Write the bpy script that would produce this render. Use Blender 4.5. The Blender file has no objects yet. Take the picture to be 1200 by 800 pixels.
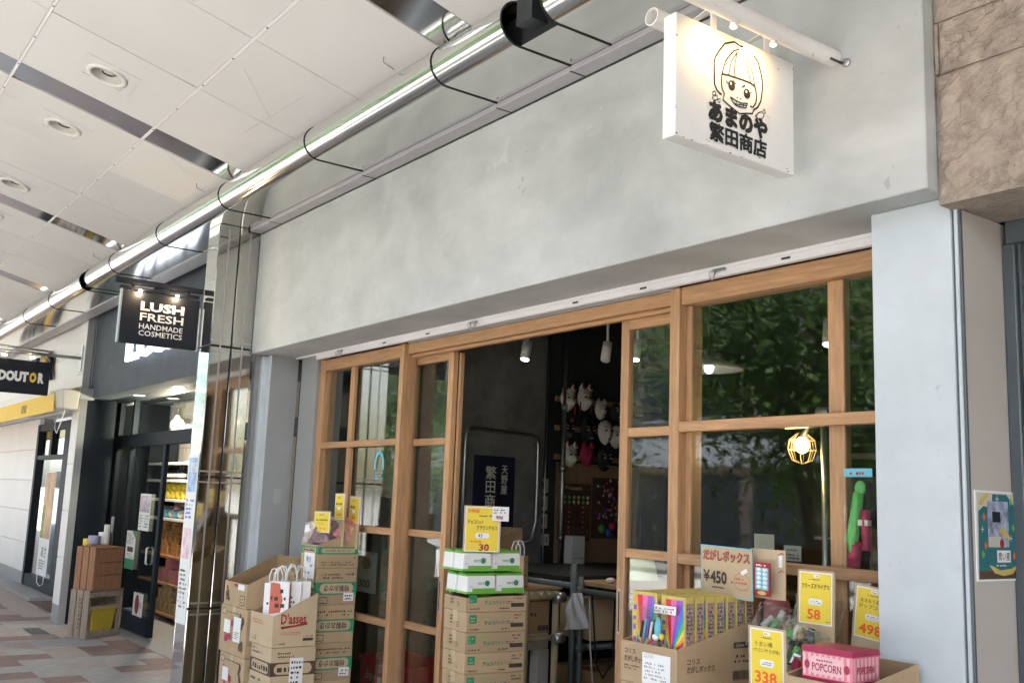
import bpy, bmesh, math, random
from mathutils import Vector, Matrix
random.seed(7)
SC = bpy.context.scene
COL = SC.collection
# ------------------------------------------------------------------ camera, world, sun, exposure
yaw, pit, rol = math.radians(53.918), math.radians(9.0545), math.radians(2.1839)
fw = Vector((-math.sin(yaw)*math.cos(pit), math.cos(yaw)*math.cos(pit), math.sin(pit)))
ri = Vector((math.cos(yaw), math.sin(yaw), 0)); up = ri.cross(fw)
r2 = ri*math.cos(rol) + up*math.sin(rol); u2 = up*math.cos(rol) - ri*math.sin(rol)
cam = bpy.data.objects.new('camera', bpy.data.cameras.new('camera'))
COL.objects.link(cam)
M = Matrix((r2, u2, -fw)).transposed().to_4x4(); M.translation = (0, 0, 1.5)
cam.matrix_world = M
cam.data.sensor_width = 36; cam.data.lens = 36*1171.29/1200
cam.data.clip_start = 0.05; cam.data.clip_end = 1500
SC.camera = cam
W = bpy.data.worlds.new('World'); SC.world = W; W.use_nodes = True
SUN_EL, SUN_AZ = math.radians(58), math.radians(102)      # azimuth clockwise from +Y
nt = W.node_tree; nt.nodes.clear()
sky = nt.nodes.new('ShaderNodeTexSky'); sky.sky_type = 'NISHITA'; sky.sun_disc = False
sky.sun_elevation = SUN_EL; sky.sun_rotation = SUN_AZ; sky.dust_density = 3.0; sky.air_density = 1.0; sky.ozone_density = 1.0
bg = nt.nodes.new('ShaderNodeBackground'); bg.inputs[1].default_value = 0.15
wo = nt.nodes.new('ShaderNodeOutputWorld')
nt.links.new(sky.outputs[0], bg.inputs[0]); nt.links.new(bg.outputs[0], wo.inputs[0])
sun = bpy.data.objects.new('sun', bpy.data.lights.new('sun', 'SUN')); COL.objects.link(sun)
sun.data.energy = 5.0; sun.data.angle = math.radians(0.6); sun.data.color = (1, .97, .92)
sd = Vector((math.sin(SUN_AZ)*math.cos(SUN_EL), math.cos(SUN_AZ)*math.cos(SUN_EL), math.sin(SUN_EL)))
sun.rotation_euler = sd.to_track_quat('Z', 'Y').to_euler(); sun.location = (0, 0, 30)
SC.view_settings.view_transform = 'Standard'; SC.view_settings.look = 'None'
SC.view_settings.exposure = 2.55; SC.view_settings.gamma = 1; SC.view_settings.use_curve_mapping = False
SC.render.engine = 'CYCLES'
c = SC.cycles
c.use_denoising = True; c.max_bounces = 8; c.diffuse_bounces = 5; c.glossy_bounces = 5; c.transparent_max_bounces = 16
c.transmission_bounces = 4; c.caustics_reflective = False; c.caustics_refractive = False; c.sample_clamp_indirect = 6
c.use_adaptive_sampling = True; c.adaptive_threshold = 0.03

# ------------------------------------------------------------------ materials
def mat(name, col, rough=.6, metal=0., var=.08, vs=4., bump=0., bs=60., stretch=(1, 1, 1), emit=0., ecol=None, spec=.5, spots=0., spot_col=(.1, .1, .1), spot_scale=9., big=0., alpha=1., rnd=0.):
    m = bpy.data.materials.new(name); m.use_nodes = True
    n = m.node_tree.nodes; l = m.node_tree.links; b = n['Principled BSDF']
    b.inputs['Roughness'].default_value = rough; b.inputs['Metallic'].default_value = metal
    b.inputs['Specular IOR Level'].default_value = spec
    if alpha < 1: b.inputs['Alpha'].default_value = alpha
    tc = n.new('ShaderNodeTexCoord'); mp = n.new('ShaderNodeMapping'); mp.inputs['Scale'].default_value = stretch
    l.new(tc.outputs['Object'], mp.inputs[0])
    b.inputs['Base Color'].default_value = (*col, 1)
    src = None
    if var > 0:
        t = n.new('ShaderNodeTexNoise'); t.inputs['Scale'].default_value = vs; t.inputs['Detail'].default_value = 6; t.inputs['Roughness'].default_value = .62
        l.new(mp.outputs[0], t.inputs[0])
        r = n.new('ShaderNodeValToRGB'); r.color_ramp.elements[0].position = .28; r.color_ramp.elements[1].position = .72
        r.color_ramp.elements[0].color = (*[max(0, x*(1-var)) for x in col], 1); r.color_ramp.elements[1].color = (*[min(1, x*(1+var)) for x in col], 1)
        l.new(t.outputs[0], r.inputs[0]); src = r.outputs[0]
        if big > 0:
            t2 = n.new('ShaderNodeTexNoise'); t2.inputs['Scale'].default_value = vs*.25; t2.inputs['Detail'].default_value = 4; t2.inputs['Distortion'].default_value = .8
            l.new(mp.outputs[0], t2.inputs[0])
            mr = n.new('ShaderNodeMapRange'); mr.inputs[1].default_value = .3; mr.inputs[2].default_value = .7; mr.inputs[3].default_value = 1-big; mr.inputs[4].default_value = 1+big
            l.new(t2.outputs[0], mr.inputs[0])
            mx = n.new('ShaderNodeMix'); mx.data_type = 'RGBA'; mx.blend_type = 'MULTIPLY'; mx.inputs[0].default_value = 1
            l.new(src, mx.inputs[6]); l.new(mr.outputs[0], mx.inputs[7]); src = mx.outputs[2]
    if spots > 0:
        t3 = n.new('ShaderNodeTexNoise'); t3.inputs['Scale'].default_value = spot_scale; t3.inputs['Detail'].default_value = 8; t3.inputs['Roughness'].default_value = .7
        l.new(mp.outputs[0], t3.inputs[0])
        mr = n.new('ShaderNodeMapRange'); mr.inputs[1].default_value = .62; mr.inputs[2].default_value = .72; mr.inputs[4].default_value = spots
        l.new(t3.outputs[0], mr.inputs[0])
        mx = n.new('ShaderNodeMix'); mx.data_type = 'RGBA'
        l.new(mr.outputs[0], mx.inputs[0])
        if src: l.new(src, mx.inputs[6])
        else: mx.inputs[6].default_value = (*col, 1)
        mx.inputs[7].default_value = (*spot_col, 1); src = mx.outputs[2]
    if rnd > 0:
        oi = n.new('ShaderNodeObjectInfo'); mr = n.new('ShaderNodeMapRange'); mr.inputs[3].default_value = 1-rnd; mr.inputs[4].default_value = 1+rnd; l.new(oi.outputs['Random'], mr.inputs[0])
        mx = n.new('ShaderNodeMix'); mx.data_type = 'RGBA'; mx.blend_type = 'MULTIPLY'; mx.inputs[0].default_value = 1
        l.new(src, mx.inputs[6]); l.new(mr.outputs[0], mx.inputs[7]); src = mx.outputs[2]
    if src: l.new(src, b.inputs['Base Color'])
    if bump > 0:
        t = n.new('ShaderNodeTexNoise'); t.inputs['Scale'].default_value = bs; t.inputs['Detail'].default_value = 8
        l.new(mp.outputs[0], t.inputs[0])
        bp = n.new('ShaderNodeBump'); bp.inputs['Strength'].default_value = bump; bp.inputs['Distance'].default_value = .01
        l.new(t.outputs[0], bp.inputs['Height']); l.new(bp.outputs[0], b.inputs['Normal'])
    if emit > 0:
        b.inputs['Emission Color'].default_value = (*(ecol or col), 1); b.inputs['Emission Strength'].default_value = emit
    return m
def glassmat(name, tint=(.93, .96, .95), ior=1.5, boost=1.):
    m = bpy.data.materials.new(name); m.use_nodes = True
    n = m.node_tree.nodes; l = m.node_tree.links; n.clear()
    o = n.new('ShaderNodeOutputMaterial'); mx = n.new('ShaderNodeMixShader'); tr = n.new('ShaderNodeBsdfTransparent'); gl = n.new('ShaderNodeBsdfGlossy')
    ge = n.new('ShaderNodeNewGeometry'); dt = n.new('ShaderNodeVectorMath'); dt.operation = 'DOT_PRODUCT'; l.new(ge.outputs['Incoming'], dt.inputs[0]); l.new(ge.outputs['Normal'], dt.inputs[1])
    ab = n.new('ShaderNodeMath'); ab.operation = 'ABSOLUTE'; l.new(dt.outputs['Value'], ab.inputs[0])
    om = n.new('ShaderNodeMath'); om.operation = 'SUBTRACT'; om.inputs[0].default_value = 1; om.use_clamp = True; l.new(ab.outputs[0], om.inputs[1])
    pw = n.new('ShaderNodeMath'); pw.operation = 'POWER'; pw.inputs[1].default_value = 5; l.new(om.outputs[0], pw.inputs[0])
    f0 = ((ior-1)/(ior+1))**2
    fr = n.new('ShaderNodeMath'); fr.operation = 'MULTIPLY_ADD'; fr.inputs[1].default_value = 1-f0; fr.inputs[2].default_value = f0; l.new(pw.outputs[0], fr.inputs[0])
    ma = n.new('ShaderNodeMath'); ma.operation = 'MULTIPLY'; ma.inputs[1].default_value = boost; ma.use_clamp = True
    tr.inputs[0].default_value = (*tint, 1); gl.inputs['Roughness'].default_value = .02; gl.inputs['Color'].default_value = (1, 1, 1, 1)
    l.new(fr.outputs[0], ma.inputs[0]); l.new(ma.outputs[0], mx.inputs[0]); l.new(tr.outputs[0], mx.inputs[1]); l.new(gl.outputs[0], mx.inputs[2]); l.new(mx.outputs[0], o.inputs[0])
    return m
def plastic_film(name, tint=(.8, .85, .8)):
    m = glassmat(name, tint, 1.5, 1.6); m.node_tree.nodes['Glossy BSDF'].inputs['Roughness'].default_value = .12
    n = m.node_tree.nodes; l = m.node_tree.links
    t = n.new('ShaderNodeTexNoise'); t.inputs['Scale'].default_value = 45; bp = n.new('ShaderNodeBump'); bp.inputs['Strength'].default_value = 1; bp.inputs['Distance'].default_value = .02
    l.new(t.outputs[0], bp.inputs['Height']); l.new(bp.outputs[0], n['Glossy BSDF'].inputs['Normal'])
    return m
K = {}
K['plaster'] = mat('plaster', (.445, .453, .438), .75, var=.11, vs=4.5, bump=.16, bs=16, big=.17, spots=.42, spot_col=(.36, .37, .355), spot_scale=1.7, stretch=(.8, 1, 1.3))
K['chipped'] = mat('chipped_white_pipe_paint', (.74, .71, .67), .5, var=.06, big=.06, spots=.85, spot_col=(.13, .085, .06), spot_scale=26)
def speckle(m, scale, lo, amt, dark):
    n = m.node_tree.nodes; l = m.node_tree.links; p = n['Principled BSDF']; src = p.inputs['Base Color'].links[0].from_socket
    tc = n.new('ShaderNodeTexCoord'); t = n.new('ShaderNodeTexNoise'); t.inputs['Scale'].default_value = scale; t.inputs['Detail'].default_value = 5; t.inputs['Distortion'].default_value = 1.5; l.new(tc.outputs['Object'], t.inputs[0])
    mr = n.new('ShaderNodeMapRange'); mr.inputs[1].default_value = lo; mr.inputs[2].default_value = lo+.04; mr.inputs[4].default_value = amt; l.new(t.outputs[0], mr.inputs[0])
    mx = n.new('ShaderNodeMix'); mx.data_type = 'RGBA'; l.new(mr.outputs[0], mx.inputs[0]); l.new(src, mx.inputs[6]); mx.inputs[7].default_value = (*dark, 1); l.new(mx.outputs[2], p.inputs['Base Color'])
speckle(K['plaster'], 17, .70, .5, (.25, .255, .245)); speckle(K['plaster'], 7, .68, .28, (.62, .62, .6))
K['pil'] = mat('pilaster_paint', (.51, .55, .57), .6, var=.05, vs=7, bump=.08, bs=50, big=.05, spots=.35, spot_col=(.40, .42, .43), spot_scale=3.2)
speckle(K['pil'], 13, .71, .45, (.3, .31, .32))
K['greytrim'] = mat('grey_trim', (.30, .305, .30), .5, var=.06, big=.05)
K['lip'] = mat('eave_lip', (.36, .35, .36), .4, var=.05)
K['rail'] = mat('white_rail', (.74, .71, .71), .4, var=.05, spots=.4, spot_col=(.35, .3, .28), spot_scale=14)
K['woodv'] = mat('wood_vertical_grain', (.45, .25, .12), .5, rnd=.12, spots=.35, spot_col=(.26, .11, .04), spot_scale=1.6, var=.26, vs=9, stretch=(9, 9, .7), bump=.05, bs=30, big=.08)
K['woodh'] = mat('wood_horizontal_grain', (.45, .25, .12), .5, rnd=.12, spots=.35, spot_col=(.26, .11, .04), spot_scale=1.6, var=.26, vs=9, stretch=(.7, 9, 9), bump=.05, bs=30, big=.08)
K['kraft'] = mat('kraft_board', (.47, .335, .195), .78, var=.08, vs=5, bump=.25, bs=7, big=.08, rnd=.10, spots=.2, spot_col=(.36, .25, .14), spot_scale=5)
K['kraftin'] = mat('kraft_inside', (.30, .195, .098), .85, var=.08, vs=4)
K['kraft2'] = mat('kraft_pale', (.54, .41, .26), .78, var=.07, vs=5, bump=.25, bs=7, big=.07, rnd=.08)
K['tape'] = mat('carton_tape', (.50, .37, .22), .3, var=.04)
K['white'] = mat('white_paint', (.78, .77, .74), .55, var=.03, spots=.3, spot_col=(.4, .36, .32), spot_scale=18)
K['paper'] = mat('white_paper', (.82, .81, .79), .7, var=.02)
K['yellow'] = mat('yellow_card', (.80, .60, .05), .6, var=.03)
K['black'] = mat('black_ink', (.012, .012, .012), .7, var=0)
K['ink'] = mat('dark_ink', (.06, .045, .035), .75, var=0)
K['red'] = mat('red_ink', (.34, .022, .022), .6, var=0)
K['orange'] = mat('orange_ink', (.80, .13, .02), .6, var=0)
K['coral'] = mat('coral_ink', (.55, .13, .08), .6, var=0)
K['green'] = mat('green_ink', (.03, .26, .12), .6, var=.05)
K['lgreen'] = mat('leaf_green_print', (.16, .45, .06), .45, var=.05)
K['brown'] = mat('brown_ink', (.09, .05, .03), .7, var=.05)
K['blue'] = mat('blue_ink', (.05, .12, .5), .6, var=0)
K['cyan'] = mat('cyan_ink', (.15, .5, .62), .6, var=0)
K['pink'] = mat('pink_print', (.75, .22, .28), .5, var=.05)
K['crimson'] = mat('crimson_print', (.36, .02, .07), .5, var=.05)
K['purple'] = mat('purple_print', (.25, .08, .4), .5, var=0)
K['gold'] = mat('gold_print', (.60, .45, .12), .5, var=.1, vs=20)
K['navy'] = mat('navy_panel', (.006, .008, .015), .55, var=.1, spec=.3)
K['cloth'] = mat('indigo_cloth', (.008, .011, .03), .9, var=.15, vs=30)
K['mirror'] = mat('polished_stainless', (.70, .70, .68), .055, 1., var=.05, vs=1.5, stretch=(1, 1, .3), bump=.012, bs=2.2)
K['mirror_side'] = mat('stainless_darkened_side', (.50, .485, .455), .07, 1., var=.08, vs=1.5, stretch=(1, 1, .3), bump=.012, bs=2.2)  # same steel as the front, darkened to tone down the side's bright reflections
K['eave'] = mat('eave_stainless', (.70, .70, .68), .15, 1., var=.04, vs=2, stretch=(.3, 4, 4), bump=.01, bs=6)
K['slot'] = mat('slot_mirror', (.78, .78, .78), .10, 1., var=.12, vs=2.5)
K['steel'] = mat('galvanised_steel', (.42, .43, .43), .35, .9, var=.12, vs=20)
K['dsteel'] = mat('dark_steel', (.05, .055, .06), .45, .6, var=.1)
K['ceil'] = mat('ceiling_panel', (.63, .61, .59), .6, var=.03, vs=1.5, big=.04, rnd=.025, spots=.25, spot_col=(.4, .36, .33), spot_scale=3)
K['dark'] = mat('dark_void', (.015, .015, .015), .9, var=0)
K['lush'] = mat('blue_black_render', (.066, .082, .098), .7, var=.22, vs=4, bump=.05, bs=20, big=.1)
K['lushdark'] = mat('blue_black_paint', (.008, .013, .018), .6, var=.15, spec=.25)
K['whitewall'] = mat('white_cladding', (.74, .72, .69), .5, var=.03, vs=2, big=.03)
K['granite'] = mat('granite', (.30, .29, .275), .6, var=.2, vs=90, bump=.05, bs=120, big=.1)
K['tile_r'] = mat('red_paver', (.215, .135, .118), .65, var=.16, vs=60, bump=.08, bs=120, big=.12)
K['tile_p'] = mat('pink_paver', (.335, .275, .25), .65, var=.14, vs=60, bump=.08, bs=120, big=.12)
K['tile_g'] = mat('grey_paver', (.33, .31, .29), .65, var=.14, vs=60, bump=.08, bs=120, big=.12)
K['grout'] = mat('grout', (.17, .155, .14), .9, var=.1, vs=30)
K['stone'] = mat('buff_stone', (.335, .27, .215), .85, var=.22, vs=16, bump=.0, big=.1, spots=.3, spot_col=(.29, .215, .155), spot_scale=14)
_n = K['stone'].node_tree.nodes; _l = K['stone'].node_tree.links; _p = _n['Principled BSDF']; _t = _n.new('ShaderNodeTexCoord'); _w = _n.new('ShaderNodeTexNoise'); _w.inputs['Scale'].default_value = 11; _w.inputs['Detail'].default_value = 7; _w.inputs['Roughness'].default_value = .6; _w.inputs['Distortion'].default_value = .25
_l.new(_t.outputs['Object'], _w.inputs[0]); _r = _n.new('ShaderNodeValToRGB'); _r.color_ramp.interpolation = 'LINEAR'
for _i, (_q, _v) in enumerate(((.0, 1.), (.455, .85), (.49, .0), (.525, .7), (.62, .4), (.66, .9))):
    _e = _r.color_ramp.elements[_i] if _i < 2 else _r.color_ramp.elements.new(_q)
    _e.position = _q; _e.color = (_v, _v, _v, 1)
_g = _n.new('ShaderNodeTexNoise'); _g.inputs['Scale'].default_value = 70; _g.inputs['Detail'].default_value = 8; _l.new(_t.outputs['Object'], _g.inputs[0])
_m = _n.new('ShaderNodeMath'); _m.operation = 'MULTIPLY_ADD'; _m.inputs[1].default_value = .35; _l.new(_g.outputs[0], _m.inputs[0]); _l.new(_r.outputs[0], _m.inputs[2]); _l.new(_w.outputs[0], _r.inputs[0])
_b = _n.new('ShaderNodeBump'); _b.inputs['Strength'].default_value = .55; _b.inputs['Distance'].default_value = .014; _l.new(_m.outputs[0], _b.inputs['Height']); _l.new(_b.outputs[0], _p.inputs['Normal'])
K['beige'] = mat('beige_plaster', (.50, .45, .40), .75, var=.06, vs=3, big=.06, spots=.3, spot_col=(.36, .32, .28), spot_scale=2.5)
K['slate'] = mat('slate_metal', (.10, .12, .13), .45, .3, var=.1)
K['conc'] = mat('old_concrete', (.17, .165, .148), .85, var=.35, vs=5, bump=.2, bs=30, big=.3, spots=.4, spot_col=(.2, .19, .17), spot_scale=7)
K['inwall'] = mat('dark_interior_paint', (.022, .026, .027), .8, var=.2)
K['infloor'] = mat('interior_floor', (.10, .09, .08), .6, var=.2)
K['ply'] = mat('plywood', (.30, .19, .10), .7, var=.15, vs=6, stretch=(4, 4, .6))
K['oldwood'] = mat('weathered_wood', (.33, .26, .20), .8, var=.3, vs=8, stretch=(8, 8, .8), bump=.2, bs=40)
K['redwood'] = mat('stained_crate_wood', (.34, .165, .085), .7, var=.3, vs=8, stretch=(8, 8, .8), bump=.2, bs=40)
K['glass'] = glassmat('window_glass', (.84, .88, .86), 1.55, 1.5)
_n = K['glass'].node_tree.nodes; _l = K['glass'].node_tree.links; _t = _n.new('ShaderNodeTexNoise'); _t.inputs['Scale'].default_value = 2.2; _b = _n.new('ShaderNodeBump'); _b.inputs['Strength'].default_value = .012; _b.inputs['Distance'].default_value = .05; _l.new(_t.outputs[0], _b.inputs['Height']); _l.new(_b.outputs[0], _n['Glossy BSDF'].inputs['Normal'])
K['film'] = plastic_film('clear_film', (.93, .95, .93))
K['bounce_street'] = mat('pale_bounce_paving', (.42, .415, .40), .9, var=.25, vs=40, bump=.1, bs=120)  # unseen street made pale so it bounces sunlight up to the ceiling
K['lamp'] = mat('warm_lamp', (1, .8, .5), .5, emit=4., ecol=(1, .74, .42), var=0)
K['lampw'] = mat('white_lamp', (1, .95, .9), .5, emit=2.2, ecol=(1, .93, .85), var=0)
K['signglow'] = mat('lit_white_letter', (.9, .9, .95), .5, emit=.36, ecol=(.85, .88, 1), var=0)
K['mask'] = mat('mask_white', (.66, .62, .55), .5, var=.05)
K['leaf'] = mat('leaf', (.06, .11, .03), .55, var=.5, vs=3, spec=.3)
_n = K['leaf'].node_tree.nodes; _l = K['leaf'].node_tree.links; _tr = _n.new('ShaderNodeBsdfTranslucent'); _tr.inputs[0].default_value = (.16, .26, .05, 1); _ms = _n.new('ShaderNodeMixShader'); _ms.inputs[0].default_value = .45
_l.new(_n['Principled BSDF'].outputs[0], _ms.inputs[1]); _l.new(_tr.outputs[0], _ms.inputs[2]); _l.new(_ms.outputs[0], _n['Material Output'].inputs[0])
K['bark'] = mat('bark', (.11, .085, .065), .9, var=.3, vs=10, bump=.3, bs=25)
K['awning'] = mat('yellow_awning', (.78, .52, .06), .7, var=.04)
K['bplastic'] = mat('beige_plastic', (.52, .49, .43), .5, var=.04)
K['bldg'] = mat('facing_block_render', (.42, .40, .36), .7, var=.05)
K['bldg2'] = mat('facing_block_tiles', (.30, .23, .18), .7, var=.08)
K['bglass'] = mat('dark_window_glass', (.05, .055, .055), .35, var=0)
K['yplastic'] = mat('yellow_plastic', (.55, .40, .04), .5, var=.1)
K['redplastic'] = mat('red_crate_plastic', (.42, .018, .03), .45, var=.08)
K['gplastic'] = mat('green_toy_plastic', (.10, .42, .09), .4, var=.06)
K['shade'] = mat('pale_lamp_shade', (.62, .66, .45), .7, emit=.05, var=.03)
K['gift'] = mat('orange_gift_paper', (.45, .18, .06), .6, var=.8, vs=28)
K['gift2'] = mat('pale_gift_paper', (.45, .30, .16), .6, var=.7, vs=24)
K['lilac'] = mat('lilac_jar', (.36, .34, .5), .4, var=.05)
K['bag'] = mat('foil_snack_bag', (.50, .42, .38), .3, var=.5, vs=26, bump=.3, bs=30)

# ------------------------------------------------------------------ mesh builder and objects
class B:
    def __init__(s): s.v = []; s.f = []; s.sm = []
    def add(s, vs, fs, smooth=False):
        o = len(s.v); s.v += [tuple(v) for v in vs]; s.f += [tuple(i+o for i in f) for f in fs]; s.sm += [smooth]*len(fs); return s
    def box(s, x0, x1, y0, y1, z0, z1):
        if x0 > x1: x0, x1 = x1, x0
        if y0 > y1: y0, y1 = y1, y0
        if z0 > z1: z0, z1 = z1, z0
        return s.add([(x0, y0, z0), (x1, y0, z0), (x1, y1, z0), (x0, y1, z0), (x0, y0, z1), (x1, y0, z1), (x1, y1, z1), (x0, y1, z1)],
                     [(3, 2, 1, 0), (4, 5, 6, 7), (0, 1, 5, 4), (1, 2, 6, 5), (2, 3, 7, 6), (3, 0, 4, 7)])
    def hexa(s, b, t): return s.add(list(b)+list(t), [(3, 2, 1, 0), (4, 5, 6, 7), (0, 1, 5, 4), (1, 2, 6, 5), (2, 3, 7, 6), (3, 0, 4, 7)])
    def prism(s, poly, d):
        n = len(poly); d = Vector(d); a = [Vector(p) for p in poly]
        return s.add(a+[p+d for p in a], [tuple(range(n-1, -1, -1)), tuple(range(n, 2*n))]+[(i, (i+1) % n, n+(i+1) % n, n+i) for i in range(n)])
    def tube(s, path, r, n=8, caps=True, closed=False):
        P = [Vector(p) for p in path]; R = r if isinstance(r, (list, tuple)) else [r]*len(P); vs = []; ref = None
        for i, p in enumerate(P):
            if closed: t = (P[(i+1) % len(P)]-P[i-1])
            else: t = (P[min(i+1, len(P)-1)]-P[max(i-1, 0)])
            t.normalize()
            if ref is None:
                ref = Vector((0, 0, 1)) if abs(t.z) < .9 else Vector((1, 0, 0))
            a = t.cross(ref)
            if a.length < 1e-6: a = t.orthogonal()
            a.normalize(); b = a.cross(t).normalized(); ref = b
            for k in range(n):
                th = 2*math.pi*k/n; vs.append(p+(a*math.cos(th)+b*math.sin(th))*R[i])
        m = len(P); fs = []
        for i in range(m if closed else m-1):
            j = (i+1) % m
            for k in range(n): fs.append((i*n+k, i*n+(k+1) % n, j*n+(k+1) % n, j*n+k))
        s.add(vs, fs, True)
        if caps and not closed:
            o = len(s.v)-len(vs)
            s.f.append(tuple(o+k for k in range(n-1, -1, -1))); s.f.append(tuple(o+(m-1)*n+k for k in range(n))); s.sm += [False, False]
        return s
    def lathe(s, prof, c=(0, 0, 0), n=20, smooth=True):
        c = Vector(c); vs = []
        for (r, z) in prof:
            for k in range(n): vs.append((c.x+r*math.cos(2*math.pi*k/n), c.y+r*math.sin(2*math.pi*k/n), c.z+z))
        fs = [(i*n+k, i*n+(k+1) % n, (i+1)*n+(k+1) % n, (i+1)*n+k) for i in range(len(prof)-1) for k in range(n)]
        return s.add(vs, fs, smooth)
    def ell(s, c, r, n=12, m=8):
        vs = []; c = Vector(c)
        for i in range(m+1):
            th = math.pi*i/m
            for k in range(n): vs.append((c.x+r[0]*math.sin(th)*math.cos(2*math.pi*k/n), c.y+r[1]*math.sin(th)*math.sin(2*math.pi*k/n), c.z+r[2]*math.cos(th)))
        return s.add(vs, [(i*n+k, (i+1)*n+k, (i+1)*n+(k+1) % n, i*n+(k+1) % n) for i in range(m) for k in range(n)], True)
    def make(s, name, m, parent=None, bevel=0, seg=1):
        me = bpy.data.meshes.new(name); me.from_pydata([tuple(v) for v in s.v], [], s.f)
        me.polygons.foreach_set('use_smooth', s.sm)
        bm = bmesh.new(); bm.from_mesh(me)
        bmesh.ops.recalc_face_normals(bm, faces=bm.faces)
        if bevel > 0:
            bmesh.ops.bevel(bm, geom=list(bm.edges), offset=bevel, segments=seg, affect='EDGES', profile=.6)
        bm.to_mesh(me); bm.free()
        me.materials.append(K[m] if isinstance(m, str) else m)
        return obj(name, me, parent)
def obj(name, me, parent=None):
    o = bpy.data.objects.new(name, me); COL.objects.link(o); o.parent = parent; return o
def tag(o, label, cat, group=None):
    o['label'] = label; o['category'] = cat
    if group: o['group'] = group
    return o
def thing(name, label, cat, loc=(0, 0, 0), rz=0., group=None):
    o = bpy.data.objects.new(name, None); COL.objects.link(o); o.empty_display_size = .1
    o.location = loc; o.rotation_euler = (0, 0, rz); return tag(o, label, cat, group)
def struct(o, kind='structure'): o['kind'] = kind; return o
def box(name, m, parent, x0, x1, y0, y1, z0, z1, bevel=0): return B().box(x0, x1, y0, y1, z0, z1).make(name, m, parent, bevel)
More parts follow.
